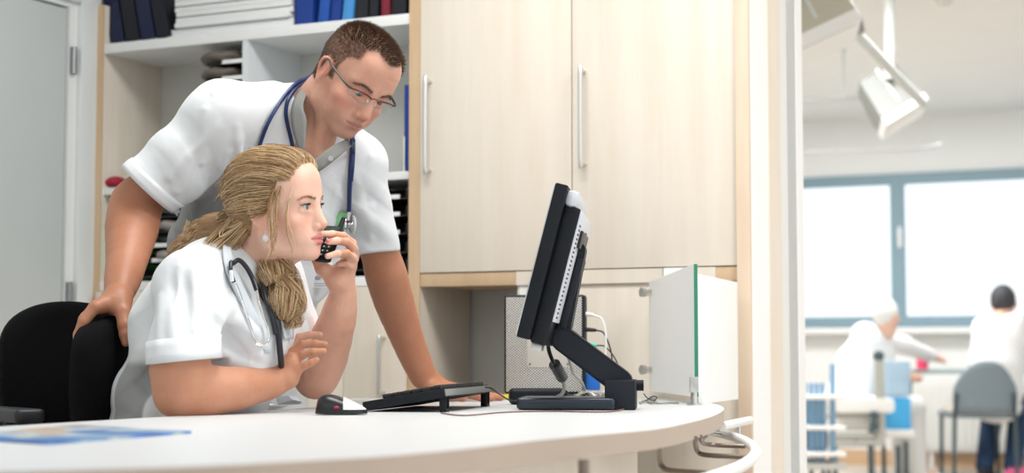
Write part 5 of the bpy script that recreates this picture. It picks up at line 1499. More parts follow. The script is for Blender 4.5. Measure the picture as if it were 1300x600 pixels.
    # wisps in front of the ear and down the cheek
    for path, cnt in (([(372, 205, 3.265), (360, 228, 3.235), (352, 255, 3.222), (349, 285, 3.222), (347, 305, 3.222), (342, 325, 3.225), (333, 337, 3.23)], 30),
                      ([(384, 212, 3.265), (376, 235, 3.235), (366, 258, 3.225), (364, 280, 3.222), (369, 300, 3.225), (372, 318, 3.232), (369, 327, 3.24)], 12),
                      ([(360, 215, 3.25), (348, 245, 3.225), (342, 270, 3.215), (346, 300, 3.215), (349, 322, 3.225)], 26),
                      ([(300, 300, 3.29), (306, 312, 3.27), (318, 322, 3.265)], 8), ([(240, 280, 3.38), (232, 300, 3.37), (236, 325, 3.36)], 8)):
        bundle([(*A(*p), .0042) for p in path], 0, 1.0, 11, cnt, cnt, .0022)
    # flyaways round the back of the head
    for k in range(160):
        d = rng.normal(0, 1, 3); d[1] = -abs(d[1]) * .6; d[2] = abs(d[2]); d /= np.linalg.norm(d)
        R0 = 1 / np.sqrt(((d / rr) ** 2).sum()); b = c0 + d * (R0 + 2); e = tdir + d * .3
        pts = [b + e * (j * 7) + d * (math.sin(j * .8) * 5) + rng.normal(0, 1.2, 3) for j in range(6)]
        cs.append(np.array([WOM_R @ (v * WOM_S) + WOM_T for v in pts]))
    return cs
o = strands('hair', wom_hair(), WOM, hair_mat('blonde_hair', [(.16, .08, .035), (.34, .19, .085), (.52, .33, .16), (.70, .50, .28), (.90, .74, .50)], 0.34), 0.00042, 0.0002)
tag(o, 'long wavy blonde hair tied at the back')
# ================================================================ THINGS THE PEOPLE WEAR AND HOLD
M_BLUET = mat('navy_rubber', (0.007, 0.026, 0.11), 0.38, bump=0.05, bscale=200)
def free(mb, name, m, parent): return sub(mb, name, m, parent)
# ---- the man's spectacles (head frame, mm)
def hl(x, y, z): return Vector(MAN_R @ (_a((x, y, z)) * MAN_S) + MAN_T)
GL = thing('glasses', 'slim half-rim spectacles with dark red brow bar on the standing man', 'glasses', hl(0, 95, 0))
M_FR = mat('frame_red_brown', (0.16, 0.035, 0.03), 0.35, 0.3); M_TEMP = mat('temple_grey', (0.07, 0.065, 0.055), 0.35, 0.4)
M_LENS = mat('lens', (0.95, 0.96, 0.95), 0.02, trans=1.0, ior=1.02, alpha=0.25)
for s_ in (1, -1):
    cx = 34 * s_
    top = [hl(cx - 25 * s_, 101, 3), hl(cx - 14 * s_, 102, 7), hl(cx, 101, 8.5), hl(cx + 14 * s_, 97, 8), hl(cx + 27 * s_, 90, 5)]
    free(MB().tube(top, 0.0019, res=5), 'brow_bar', M_FR, GL)
    bot = [hl(cx - 25 * s_, 101, 3), hl(cx - 25 * s_, 101.5, -8), hl(cx - 18 * s_, 102, -15), hl(cx, 101, -17), hl(cx + 18 * s_, 97, -14), hl(cx + 26.5 * s_, 90.5, -6), hl(cx + 27 * s_, 90, 5)]
    free(MB().tube(bot, 0.0006, res=5), 'lower_rim', mat('rim_wire', (0.5, 0.5, 0.5), 0.25, 0.9), GL)
    mb = MB(); ring = smooth_path(top[::1], 4)[:-1] + smooth_path(bot[::-1], 4)[:-1]
    vs = [mb.bm.verts.new(p) for p in ring]; c = mb.bm.verts.new(sum(ring, Vector()) / len(ring) + Vector(MAN_R[:, 1]) * 0.0006)
    for i in range(len(vs)): mb.bm.faces.new((vs[i], vs[(i + 1) % len(vs)], c))
    free(mb, 'lens', M_LENS, GL)
    tp = [hl(cx + 27 * s_, 90, 5), hl(cx + 38 * s_, 84, 6), hl(77 * s_, 60, 8), hl(80 * s_, 20, 11), hl(82 * s_, -6, 16), hl(82 * s_, -18, 8), hl(80 * s_, -24, -6)]
    free(MB().tube(tp, lambda t: 0.0026 if t < 0.7 else 0.0024, res=5), 'temple', M_TEMP, GL)
free(MB().tube([hl(9, 101, 3), hl(5, 103, 6), hl(0, 104, 7), hl(-5, 103, 6), hl(-9, 101, 3)], 0.0012, res=4), 'bridge', M_FR, GL)
for s_ in (1, -1): free(MB().sph(hl(11 * s_, 97, -6), 0.003, (0.6, 1, 1.4)), 'nose_pad', mat('clear_pad', (0.8, 0.75, 0.7), 0.2), GL)

# ---- the man's stethoscope: two runs on his right, tube and chest piece on his left
sN = lambda x, y, o=0.006: snap(x, y, SNM, o, 3.2, 4.2)
def alongN(l, o=0.006): return [sN(x, y, o) if len(q) == 2 else P(*q) for q in l for x, y in [q[:2]]]
ST = thing('stethoscope', 'blue stethoscope hanging round the neck of the standing man', 'stethoscope', sN(444, 280))
free(MB().tube(alongN([(400, 92, 3.74), (390, 99, 3.70), (378, 104, 3.66), (364, 118), (351, 137), (341, 155), (334, 172), (329, 188), (326, 204), (325, 222)]), 0.0042, res=6), 'tube', M_BLUET, ST)
free(MB().tube(alongN([(398, 96, 3.735), (388, 103, 3.69), (377, 111, 3.655), (366, 126), (363, 142), (365, 158), (369, 174), (372, 190), (374, 206)]), 0.0042, res=6), 'tube', M_BLUET, ST)
free(MB().tube([P(404, 92, 3.75), P(420, 100, 3.78), P(436, 120, 3.78), P(448, 145, 3.72), sN(447, 180, .008), sN(447, 192, .008), sN(445, 215, .008), sN(444, 240, .008), sN(443, 268, .010)], 0.0050, res=6), 'tube', M_BLUET, ST)
free(MB().tube([P(449, 178, 3.6), sN(449, 192, .012), sN(447.5, 215, .010), sN(446, 230, .010)], 0.0040, res=6), 'tube', M_BLUET, ST)
a, b = sN(443, 266, .010), sN(442.5, 279, .012)
free(MB().cyl(a, b, 0.0048, seg=18).cyl(a + (b - a) * .3, a + (b - a) * .45, 0.0056, seg=18), 'stem', M_CHROME, ST)
cp = sN(441, 285, .014); dn = Vector(-nH * 0.35 - nR * 0.9).normalized(); rt = Vector((0, 0, 1)).rotation_difference(dn).to_matrix()
free(MB().lathe([(0.002, -0.016), (0.0125, -0.0155), (0.014, -0.012), (0.012, -0.009), (0.006, -0.006), (0.0062, 0.0), (0.010, 0.003), (0.0165, 0.006), (0.0205, 0.008), (0.0205, 0.0105), (0.018, 0.0115), (0.001, 0.0115)], cp, rt), 'chest_piece', M_CHROME, ST)
free(MB().lathe([(0.001, -0.003), (0.0205, -0.003), (0.0222, 0), (0.0205, 0.003), (0.001, 0.003)], cp - dn * 0.012 - Vector(nH) * 0.0, rt), 'rim', mat('rim_grey', (0.62, 0.64, 0.64), 0.35), ST)

# ---- the woman's stethoscope
sW = lambda x, y, o=0.006: snap(x, y, SNW, o, 2.9, 3.9)
SW = thing('stethoscope', 'black stethoscope with chrome ear tubes round the neck of the seated woman', 'stethoscope', sW(300, 360))
M_BRUB = mat('black_rubber', (0.012, 0.013, 0.02), 0.35)
free(MB().tube([P(330, 318, 3.42), P(310, 312, 3.40), P(293, 310, 3.34), P(290, 322, 3.285), sW(294, 334, .010), sW(303, 330, .016), sW(312, 338, .017), sW(320, 352, .015), sW(326, 368, .012)], 0.0047, res=6), 'tube', M_BRUB, SW)
free(MB().tube([sW(293, 333, .012), sW(293, 345, .012), sW(297, 358, .011)], 0.0040, res=4), 'ear_tip', M_BRUB, SW)
free(MB().box(sW(294, 350, .017), (0.006, 0.006, 0.022), rot=Matrix.Rotation(R(-10), 3, 'Y'), bevel=0.002), 'ear_tip_shell', M_WPLAST, SW)
free(MB().tube([sW(299, 360, .012), sW(306, 378, .010), sW(313, 400, .009), sW(319, 418, .009), sW(325, 432, .009), sW(333, 438, .010)], 0.0026, res=6), 'ear_tube', M_CHROME, SW)
free(MB().tube([sW(326, 367, .012), sW(330, 384, .012), sW(336, 404, .012), sW(341, 420, .012), sW(341, 431, .012), sW(337, 437, .012), sW(331, 439, .011), sW(325, 437, .010)], 0.0026, res=6), 'ear_tube', M_CHROME, SW)
free(MB().tube([P(345, 318, 3.44), P(340, 330, 3.36), sW(337, 345, .008), sW(337, 362, .010), sW(342, 382, .010), sW(349, 402, .010), sW(353, 420, .010), sW(355, 440, .010), sW(357, 462, .010), sW(357, 480, .010)], 0.0060, res=6), 'tube', M_BRUB, SW)
free(MB().tube([P(338, 325, 3.33), sW(331, 345, .006), sW(333, 362, .009), sW(338, 382, .009), sW(345, 402, .009), sW(350, 424, .009)], 0.0044, res=6), 'tube', M_BRUB, SW)

# ---- telephone
pa, pb = P(408, 331, 3.33), P(424, 290, 3.365)
pu = (pb - pa).normalized(); pn = Vector(-nH * 0.86 - nR * 0.35); pn = (pn - pu * pn.dot(pu)).normalized(); ps_ = pu.cross(pn)
PM = Matrix((ps_, -pn, pu)).transposed().to_4x4()
PH = thing('telephone', 'small black cordless phone held in front of her mouth', 'telephone', pa + pu * 0.040)
PH.rotation_euler = PM.to_euler()
MB().box((0, 0, 0), (0.037, 0.018, 0.082), bevel=0.0085, seg=4).build('body', M_BLACK, PH)
mb = MB()
for r_ in range(5):
    for c in range(3): mb.box(((c - 1) * 0.0105, -0.0093, -0.031 + r_ * 0.0095), (0.0078, 0.0016, 0.0062), bevel=0.0006, seg=1)
mb.build('keypad', mat('phone_keys', (0.06, 0.062, 0.07), 0.3), PH)
mb = MB()
for r_ in range(5):
    for c in range(3): mb.box(((c - 1) * 0.0105, -0.0103, -0.031 + r_ * 0.0095), (0.0020, 0.0004, 0.0028))
mb.build('key_digits', M_WPLAST, PH)
MB().box((0, -0.0091, 0.026), (0.026, 0.001, 0.018), bevel=0.0004).build('display', mat('phone_display', (0.05, 0.08, 0.07), 0.1), PH)
MB().cyl((0.010, 0.004, 0.035), (0.010, 0.004, 0.066), 0.0052, 0.0046, seg=16).build('antenna', M_BLACK, PH)

# ---- badge, pocket things on the man
def flat_on(soft, x, y, w, h, th, name, label, cat, m, roll=0, off=0.004, t0=3.3, t1=4.3, nrm=None):
    c = snap(x, y, soft, off, t0, t1); n = nrm or Vector(-nH * 0.9 - nR * 0.25 * 0).normalized()
    u = Vector((0, 0, 1)); u = (u - n * u.dot(n)).normalized(); s = u.cross(n)
    M = Matrix((s, -n, u)).transposed() @ Matrix.Rotation(R(roll), 3, 'Y')
    o = thing(name, label, cat, c); o.rotation_euler = M.to_euler()
    MB().box((0, 0, 0), (w, th, h), bevel=min(w, h) * 0.06, seg=2).build('card', m, o)
    return o
BG = flat_on(SNM, 409, 349, 0.046, 0.058, 0.0015, 'name_badge', 'white photo name badge clipped on the chest of the standing man', 'badge', M_PAPER, 0, 0.006)
MB().box((-0.010, -0.0012, 0.004), (0.019, 0.0008, 0.030)).build('photo_ground', mat('badge_ground', (0.70, 0.73, 0.76), 0.5), BG)
MB().sph((-0.010, -0.0016, 0.008), 0.0045, (0.85, 0.15, 1.1)).build('photo_face', mat('badge_face', (0.55, 0.32, 0.24), 0.6), BG)
MB().sph((-0.010, -0.0015, 0.0115), 0.0045, (0.95, 0.12, 0.6)).build('photo_hair', mat('badge_hair', (0.10, 0.06, 0.04), 0.6), BG)
MB().sph((-0.010, -0.0015, -0.006), 0.008, (1, 0.1, 0.6)).build('photo_shirt', mat('badge_shirt', (0.32, 0.36, 0.42), 0.6), BG)
mb = MB()
for k in range(3): mb.box((0.012, -0.0011, 0.012 - k * 0.007), (0.013, 0.0005, 0.0012))
mb.box((0, -0.0011, -0.019), (0.036, 0.0005, 0.0014)); mb.box((-0.002, -0.0011, -0.024), (0.030, 0.0005, 0.0012))
mb.build('badge_lines', mat('badge_ink', (0.30, 0.36, 0.50), 0.6), BG)
g = flat_on(SNM, 432, 281, 0.020, 0.046, 0.002, 'pocket_card', 'green card standing in the chest pocket of the man', 'card', mat('green_card', (0.22, 0.55, 0.25), 0.5), 18, 0.007)
g = flat_on(SNM, 436, 283, 0.020, 0.034, 0.003, 'pocket_card', 'dark red card in the chest pocket beside the green one', 'card', mat('red_card', (0.22, 0.02, 0.05), 0.5), 24, 0.010)
g = flat_on(SNM, 431, 300, 0.022, 0.03, 0.003, 'pocket_card', 'pale grey card in the chest pocket in front of the green one', 'card', mat('grey_card', (0.5, 0.52, 0.55), 0.5), 20, 0.012)
# ================================================================ OFFICE CHAIRS
M_UPH = mat('black_upholstery', (0.004, 0.004, 0.005), 0.95, bump=0.3, bscale=400, spec=0.15)
M_CHP = mat('chair_plastic', (0.015, 0.017, 0.022), 0.45)
def office_chair(label, c, side, front, width, ztop, zbot=0.56, thick=0.07, rnd=0.5, arm=0.612, out=0.045):
    c = Vector((c[0], c[1], 0)); s = Vector((*side[:2], 0)).normalized(); f = Vector((*front[:2], 0)).normalized()
    o = thing('office_chair', label, 'chair', c, math.atan2(s.y, s.x))
    sg = 1 if s.cross(Vector((0, 0, 1))).dot(f) < 0 else -1         # local +y is forward when sg == 1
    w = width / 2; n = 26; prof = []
    for i in range(n + 1):                                         # rounded shield outline
        a = PI * i / n; x = -w * math.cos(a); ex = abs(math.sin(a)) ** rnd
        prof.append((x, ztop - (ztop - zbot) * 0.42 + (ztop - zbot) * 0.42 * ex))
    for i in range(1, 10):
        a = PI * i / 10; prof.append((w * 0.86 * math.cos(a) if True else 0, zbot + 0.04 - 0.04 * math.sin(a)))
    mb = MB(); layers = []
    for yy, k in ((-thick * .5, .90), (-thick * .38, .98), (0, 1.0), (thick * .30, .985), (thick * .46, .93), (thick * .5, .84)):
        zc = (ztop + zbot) / 2
        layers.append([mb.bm.verts.new((x * k, (yy + 0.035 * (x / w) ** 2) * sg, zc + (z - zc) * (1 - (1 - k) * 0.8))) for x, z in prof])
    for A_, B_ in zip(layers, layers[1:]):
        for i in range(len(prof)): mb.bm.faces.new((A_[i], A_[(i + 1) % len(prof)], B_[(i + 1) % len(prof)], B_[i]))
    mb.bm.faces.new(layers[0]); mb.bm.faces.new(layers[-1][::-1])
    mb.build('backrest', M_UPH, o, angle=60)
    MB().box((0, 0.27 * sg, 0.455), (width * 1.02, 0.46, 0.075), bevel=0.032, seg=4).build('seat', M_UPH, o)
    MB().tube([(0, -0.01 * sg, 0.62), (0, -0.05 * sg, 0.55), (0, -0.03 * sg, 0.44), (0, 0.16 * sg, 0.41)], 0.018, res=5).build('back_support', M_CHP, o)
    MB().cyl((0, 0.25 * sg, 0.14), (0, 0.25 * sg, 0.42), 0.025).build('gas_column', M_CHP, o)
    for sx in (-1, 1):
        ar = MB().tube([(sx * (w + 0.02), 0.30 * sg, 0.45), (sx * (w + out), 0.29 * sg, 0.52), (sx * (w + out), 0.27 * sg, arm - .012)], 0.014, res=4)
        ar.build('armrest_post', M_CHP, o)
        MB().box((sx * (w + out), 0.26 * sg, arm), (0.06, 0.24, 0.028), bevel=0.012, seg=4).build('armrest', M_CHP, o)
    for k in range(5):
        a = 2 * PI * k / 5 + 0.3
        e = Vector((math.cos(a) * 0.28, 0.25 * sg + math.sin(a) * 0.28, 0.075))
        lg = MB().cyl((0, 0.25 * sg, 0.13), e, 0.022, 0.014).build('leg', M_CHP, o)
        MB().cyl(e + Vector((-math.sin(a) * .02, math.cos(a) * .02, -0.045)), e + Vector((math.sin(a) * .02, -math.cos(a) * .02, -0.045)), 0.028).cyl(e, e + Vector((0, 0, -0.03)), 0.008).build('caster', M_CHP, lg)
    return o
cw = A(162, 470, 3.47)
office_chair('black office chair the seated woman sits on, gripped by the man', cw, wSide, wFront, 0.40, 0.942, 0.56, 0.06, 0.40)
# second chair, turned the other way
c2 = P(86, 470, 3.72); s2 = unit(nR * 0.62 + nH * 0.78)
office_chair('empty black office chair at the far left with its armrest near the desk', c2, unit(nR * 0.80 + nH * 0.6), unit(nR * 0.6 - nH * 0.80), 0.335, P(62, 381, 3.66).z, 0.54, 0.06, 0.46, 0.742, 0.06)
# ================================================================ BRIGHT WARD BEHIND
M_WW = mat('ward_wall', (0.84, 0.85, 0.84), 0.7)
M_WF = mat('window_frame_blue', (0.22, 0.33, 0.39), 0.5)
zs_ = P(1200, 416, 13.2).z; 
def W(px, py): return PYY(px, py, YF)
wz0, wz1 = W(1145, 415).z, W(1150, 220).z
wx0, wx1 = -4.6, 0.6
wf = MB()
wf.mm((-6.5, YF, 0), (4.5, YF + 0.2, wz0)); wf.mm((-6.5, YF, wz1), (4.5, YF + 0.2, H_C)); wf.mm((-6.5, YF, wz0), (wx0, YF + 0.2, wz1)); wf.mm((wx1, YF, wz0), (4.5, YF + 0.2, wz1))
struct(wf.build('wall_far', M_WW))
struct(MB().mm((-6.6, BACK + 0.16, 0), (-6.5, YF, H_C)).build('wall_ward_left', M_WW))
struct(MB().mm((-6.5, YF - 0.015, 0.0), (4.5, YF - 0.0005, 0.12)).build('baseboard_far', mat('ward_skirting', (0.62, 0.42, 0.26), 0.5)))
M_PANE = mat('window_glass', (0.95, 0.98, 1.0), 0.02, trans=1.0, ior=1.05)
xm = W(1140, 320).x; xl_ = W(1000, 320).x - 1.0
fr_w = 0.085
edges = [wx0, xm, xm + 2.05, wx1]
for i in range(3):
    a, b = edges[i], edges[i + 1]
    wn = struct(thing('window_%d' % (i + 1), None, None, ((a + b) / 2, YF, wz0)))
    top = wz1; f = MB()
    f.mm((a, YF - 0.03, wz0), (b, YF + 0.05, wz0 + fr_w)).mm((a, YF - 0.03, top - fr_w), (b, YF + 0.05, top)).mm((a, YF - 0.03, wz0 + fr_w), (a + (fr_w * 0.6), YF + 0.05, top - fr_w)).mm((b - fr_w * 0.6, YF - 0.03, wz0 + fr_w), (b, YF + 0.05, top - fr_w))
    sub(f, 'window_frame', M_WF, wn)
    sub(MB().mm((a + .04, YF + 0.008, wz0 + .06), (b - .04, YF + 0.014, top - .06)), 'window_pane', M_PANE, wn)
    if i: sub(MB().mm((a + 0.012, YF - 0.055, wz0 + 0.62), (a + 0.04, YF - 0.031, wz0 + 0.78), bevel=0.004), 'window_handle', M_WPLAST, wn)
struct(MB().mm((-6.5, YF - 0.16, wz0 - 0.05), (4.5, YF - 0.0, wz0 - 0.005), bevel=0.004).build('trim_6', M_WW))
# pale panelled radiator cover under the window
rad = MB(); ra, rb = W(1165, 500).x, 1.2
rz0, rz1 = W(1200, 572).z, W(1200, 484).z
rad.mm((ra, YF - 0.10, rz0), (rb, YF - 0.03, rz1), bevel=0.004)
for kx_ in (ra + .1, rb - .1): rad.mm((kx_, YF - .08, 0), (kx_ + .03, YF - .05, rz0 + .01))
k = ra + 0.02
while k < rb - .06: rad.mm((k, YF - 0.108, rz0 + .03), (k + .045, YF - 0.099, rz1 - .03)); k += 0.062
tag(rad.build('radiator', mat('radiator_paint', (0.80, 0.80, 0.77), 0.5)), 'long ribbed white radiator under the ward window', 'radiator')
# ceiling items
def pole(parent, name, pts, r, m, res=1): return sub(MB().tube([Vector(p) for p in pts], r, res=res, seg=12), name, m, parent)
M_PG = mat('pale_grey_metal', (0.60, 0.62, 0.60), 0.5); M_PB = mat('pale_beige_plastic', (0.62, 0.60, 0.53), 0.5); M_PWH = mat('bright_plastic', (0.85, 0.85, 0.83), 0.4)
# hanging television (tapered housing) behind the jamb, then the lower one on its arm
def telly(label, c, w, h, d, wx, nn_, m, arm_pts):
    o = thing('television', label, 'television', c)
    nn_ = unit(nn_); wx = unit(_a(wx) - nn_ * (_a(wx) @ nn_)); M = Matrix((wx, -nn_, np.cross(wx, -nn_))).transposed().to_4x4()
    q0 = [(-w / 2, 0, -h / 2), (w / 2, 0, -h / 2), (w / 2, 0, h / 2), (-w / 2, 0, h / 2)]
    q1 = [(x * .80, d, z * .70) for x, _, z in q0]
    q05 = [(x, d * .16, z) for x, _, z in q0]
    MB().hull8(q0, q05).xf(M).build('screen_housing', M_PWH, o)
    MB().hull8(q05, q1).xf(M).build('rear_housing', m, o)
    MB().box((0, -0.004, 0), (w * .86, .006, h * .80), bevel=.002).xf(M).build('screen', M_PWH, o)
    MB().box((0, d * .6, 0), (w * .06, d * .86, h * .96), bevel=.004).xf(M).build('rib', M_PG, o)
    pole(o, 'arm', arm_pts, 0.028, M_PG)
    return o
c = P(1149, 152, 8.6)
telly('pale grey television hanging from the ward ceiling on an arm', c, 0.25, 0.26, 0.27, nR * .83 + nZ * .56, nR * .52 - nZ * .85 - nH * .22, mat('telly_grey', (0.24, 0.25, 0.235), 0.5),
      [P(1128, 100, 8.5), P(1130, 62, 8.5), (P(1130, 62, 8.5).x, P(1130, 62, 8.5).y, H_C)])
c = P(1046, 60, 6.6)
telly('large beige television hanging above the ward entrance beside the jamb', c, 0.30, 0.26, 0.30, nR * .88 + nZ * .45, nR * .42 - nZ * .9 - nH * .22, mat('telly_beige', (0.52, 0.49, 0.40), 0.5),
      [P(1030, 20, 6.7), P(1032, -30, 6.7), (P(1032, -30, 6.7).x, P(1032, -30, 6.7).y, H_C)])
AR = thing('swing_arm', 'long pale jointed arm slanting from the beige television to the grey one', 'arm', P(1090, 55, 7.2))
pole(AR, 'bar', [(P(1050, -14, 6.9).x, P(1050, -14, 6.9).y, H_C), P(1050, -14, 6.9)], 0.020, M_PWH); pole(AR, 'bar', [P(1050, -14, 6.9), P(1085, 38, 7.2)], 0.020, M_PWH); pole(AR, 'bar', [P(1085, 40, 7.2), P(1172, 132, 8.2)], 0.022, M_PG)
sub(MB().cyl(P(1088, 22, 7.15), P(1092, 40, 7.2), 0.022).cyl(P(1076, 5, 7.1), P(1090, 24, 7.15), 0.018), 'joint', mat('joint_grey', (0.30, 0.31, 0.31), 0.4, .4), AR)
sd = P(1199, 14, 8.5)
SD = thing('smoke_detector', 'small round smoke detector on the ward ceiling', 'detector', (sd.x, sd.y, H_C))
sub(MB().cyl((sd.x, sd.y, H_C - .05), (sd.x, sd.y, H_C), 0.06, 0.07).cyl((sd.x, sd.y, H_C - .085), (sd.x, sd.y, H_C - .05), 0.035, .05), 'case', M_PB, SD)
RL = thing('curtain_rail', 'slim grey curtain rail hung from the ward ceiling on a rod', 'rail', P(1060, 127, 9.5))
pole(RL, 'rail', [P(1000, 128, 9.5), P(1090, 125, 9.7)], 0.018, M_PG); pole(RL, 'rod', [P(1072, 126, 9.6), (P(1072, 126, 9.6).x, P(1072, 126, 9.6).y, H_C)], 0.012, M_PG)
R2 = thing('curtain_rail', 'long thin curved curtain rail just above the ward windows', 'rail', P(1100, 188, 12))
pole(R2, 'rail', [P(1000, 193, 12.2), P(1140, 190, 12.0), P(1180, 186, 11.6), P(1195, 182, 11.2)], 0.009, mat('rail_grey', (0.35, 0.35, 0.34), 0.6), 5)
# table
tz = 0.76
ta, tb = PZ(1132, 469, tz), None
TBL = thing('table', 'long pale table with dark legs under the ward window', 'table', P(1230, 600, 11.9))
t0_, t1_ = P(1142, 469, 11.45), P(1400, 463, 11.75)
ux = (t1_ - t0_); ux.z = 0; ux.normalize(); uy = Vector((-ux.y, ux.x, 0))
L_ = (t1_ - t0_).length
def tp(u, v, z): q = Vector((t0_.x, t0_.y, 0)) + ux * u + uy * v; q.z = z; return q
tb_ = MB().hull8([tp(0, 0, tz - .03), tp(L_, 0, tz - .03), tp(L_, .75, tz - .03), tp(0, .75, tz - .03)], [tp(0, 0, tz), tp(L_, 0, tz), tp(L_, .75, tz), tp(0, .75, tz)])
sub(tb_, 'table_top', mat('table_top_pale', (0.42, 0.52, 0.52), 0.4), TBL)
M_DL = mat('dark_leg', (0.06, 0.09, 0.10), 0.4)
for u, v in ((0.09, 0.05), (0.09, .7), (L_ - .1, .05), (L_ - .1, .7)): sub(MB().cyl(tp(u, v, 0), tp(u, v, tz - .03), .022), 'leg', M_DL, TBL)
q = tp(0.26, .2, tz + .0005)
tag(MB().cyl(q, q + Vector((0, 0, .09)), .04).build('beaker', mat('red_plastic', (0.75, 0.05, 0.14), 0.4)), 'red beaker on the ward table', 'beaker')
# grey chair with the seated person
M_CG = mat('chair_grey', (0.20, 0.25, 0.28), 0.5)
CH = thing('chair', 'grey shell chair with dark legs in the ward', 'chair', P(1250, 600, 10.9))
c_ = P(1251, 492, 10.8); c_.z = 0
fx, fy = Vector(nR), Vector(nH)
def cp_(u, v, z): q = c_ + fx * u + fy * v; q.z = z; return q
mb = MB(); n = 22; V = []
for j in range(9):
    vv = j / 8; row = []
    for i in range(n + 1):
        a = -1 + 2 * i / n
        zt_ = 0.82 - 0.12 * abs(a) ** 3.0 - 0.05 * a * a
        z = 0.50 + (zt_ - 0.50) * vv; wd = 0.19 * (1 + .04 * math.sin(PI * vv))
        row.append(mb.bm.verts.new(cp_(a * wd, -0.02 + 0.05 * a * a, z)))
    V.append(row)
for A_, B_ in zip(V, V[1:]):
    for i in range(n): mb.bm.faces.new((A_[i], A_[i + 1], B_[i + 1], B_[i]))
o = sub(mb, 'backrest', M_CG, CH); md = o.modifiers.new('s', 'SOLIDIFY'); md.thickness = .02
sub(MB().box(cp_(0, .22, .475), (.40, .42, .035), rot=Matrix.Rotation(YAW, 3, 'Z'), bevel=.015), 'seat', M_CG, CH)
sub(MB().box(cp_(0, .20, .500), (.36, .36, .025), rot=Matrix.Rotation(YAW, 3, 'Z'), bevel=.01), 'seat_pad', mat('pad_beige', (0.62, 0.52, 0.40), 0.8), CH)
for u, v in ((-.20, -.0), (.185, -.0), (-.18, .4), (.18, .4)): sub(MB().tube([cp_(u * 1.05, v, 0), cp_(u, v, .46), cp_(u * .96, v - .03 if v < .1 else v, .62 if v < .1 else .465)], .013, res=4), 'leg', M_DL, CH)
# bed / trolley with grey frame
BD = thing('hospital_bed', 'grey framed hospital bed end with dark corner knobs in the ward', 'bed', P(1085, 600, 10.2))
M_BG = mat('bed_grey', (0.42, 0.42, 0.38), 0.5); M_BL = mat('bed_linen', (0.78, 0.78, 0.76), 0.8)
def PV(px, py, t=10.2): return P(px, py, t)
sub(MB().box(PV(1117, 508), (.055, .05, .55), rot=Matrix.Rotation(YAW, 3, 'Z'), bevel=.012), 'end_post', M_BG, BD)
sub(MB().sph(PV(1115.5, 452), .035, (1, 1, 1.1)), 'post_cap', M_DL, BD)
for yy in (528, 541): sub(MB().cyl(PV(1110, yy), PV(1110, yy, 10.14) + Vector((0, 0, 0)), .03), 'knob', M_DL, BD)
sub(MB().mm((0, 0, 0), (.01, .01, .01)).xf(Matrix.Translation(PV(1085, 560))), 'bolt', M_DL, BD)
for yy, m in ((527, M_BG), (541, M_BG), (553, M_BG), (562, M_BG)): sub(MB().cyl(PV(1050, yy, 10.25), PV(1114, yy), .022), 'rail', m, BD)
sub(MB().box(PV(1080, 512, 10.6), (.36, .9, .09), rot=Matrix.Rotation(YAW, 3, 'Z'), bevel=.03), 'mattress', M_BL, BD)
for xx, t in ((1105, 10.2), (1140, 10.6), (1060, 10.9)): sub(MB().cyl(PV(xx, 565, t), Vector((PV(xx, 565, t).x, PV(xx, 565, t).y, 0.0)), .016), 'leg', M_DL, BD)
# blue and clear bin next to the bed
BN = thing('storage_bin', 'clear and blue plastic bin on a stand beside the bed end', 'bin', P(1136, 600, 10.6))
sub(MB().box(P(1136, 480, 10.7), (.16, .2, .22), rot=Matrix.Rotation(YAW, 3, 'Z'), bevel=.02), 'clear_tub', mat('clear_blue', (0.55, 0.72, 0.85), 0.2, trans=.4, ior=1.2), BN)
sub(MB().box(P(1136, 526, 10.7), (.165, .2, .22), rot=Matrix.Rotation(YAW, 3, 'Z'), bevel=.02), 'blue_tub', mat('blue_tub', (0.06, 0.42, 0.80), 0.3), BN)
sub(MB().box(P(1136, 549, 10.7), (.20, .24, .05), rot=Matrix.Rotation(YAW, 3, 'Z'), bevel=.015), 'tray', M_PWH, BN)
for u in (-.07, .07): 
    q = P(1136, 560, 10.7) + Vector(nR) * u; sub(MB().cyl(q, Vector((q.x, q.y, 0)), .014), 'leg', M_DL, BN)
# blue trolley at the jamb
TRY = thing('trolley', 'blue slatted trolley with white shelves beside the jamb', 'trolley', P(1040, 600, 8.3))
M_TB = mat('trolley_blue', (0.22, 0.38, 0.55), 0.4)
tv = lambda px, py, t=8.3: P(px, py, t)
for xx in (1022, 1030, 1037, 1044, 1057):
    sub(MB().cyl(tv(xx, 462 + (0 if xx == 1057 else 24)), tv(xx, 585), .011 if xx != 1057 else .014), 'upright', M_TB, TRY)
for yy in (503, 541, 574): sub(MB().box(tv(1040, yy, 8.4), (.20, .34, .022), rot=Matrix.Rotation(YAW, 3, 'Z'), bevel=.006), 'shelf', M_PWH, TRY)
sub(MB().box(tv(1032, 522, 8.5), (.13, .02, .16), rot=Matrix.Rotation(YAW, 3, 'Z')), 'side_panel', M_TB, TRY)
sub(MB().box(tv(1032, 560, 8.5), (.14, .02, .13), rot=Matrix.Rotation(YAW, 3, 'Z')), 'side_panel', mat('trolley_dark', (0.12, 0.22, 0.38), 0.4), TRY)
for xx, t in ((1030, 8.25), (1052, 8.25), (1045, 8.6)):
    q = tv(xx, 590, t); sub(MB().cyl((q.x, q.y - .012, .045), (q.x, q.y + .012, .045), .045).cyl((q.x, q.y, .05), (q.x, q.y, q.z + .02), .01), 'caster', M_DL, TRY)
sub(MB().box(tv(1040, 589, 8.4), (.20, .34, .03), rot=Matrix.Rotation(YAW, 3, 'Z')), 'base', mat('trolley_grey', (0.5, 0.5, 0.47), 0.5), TRY)

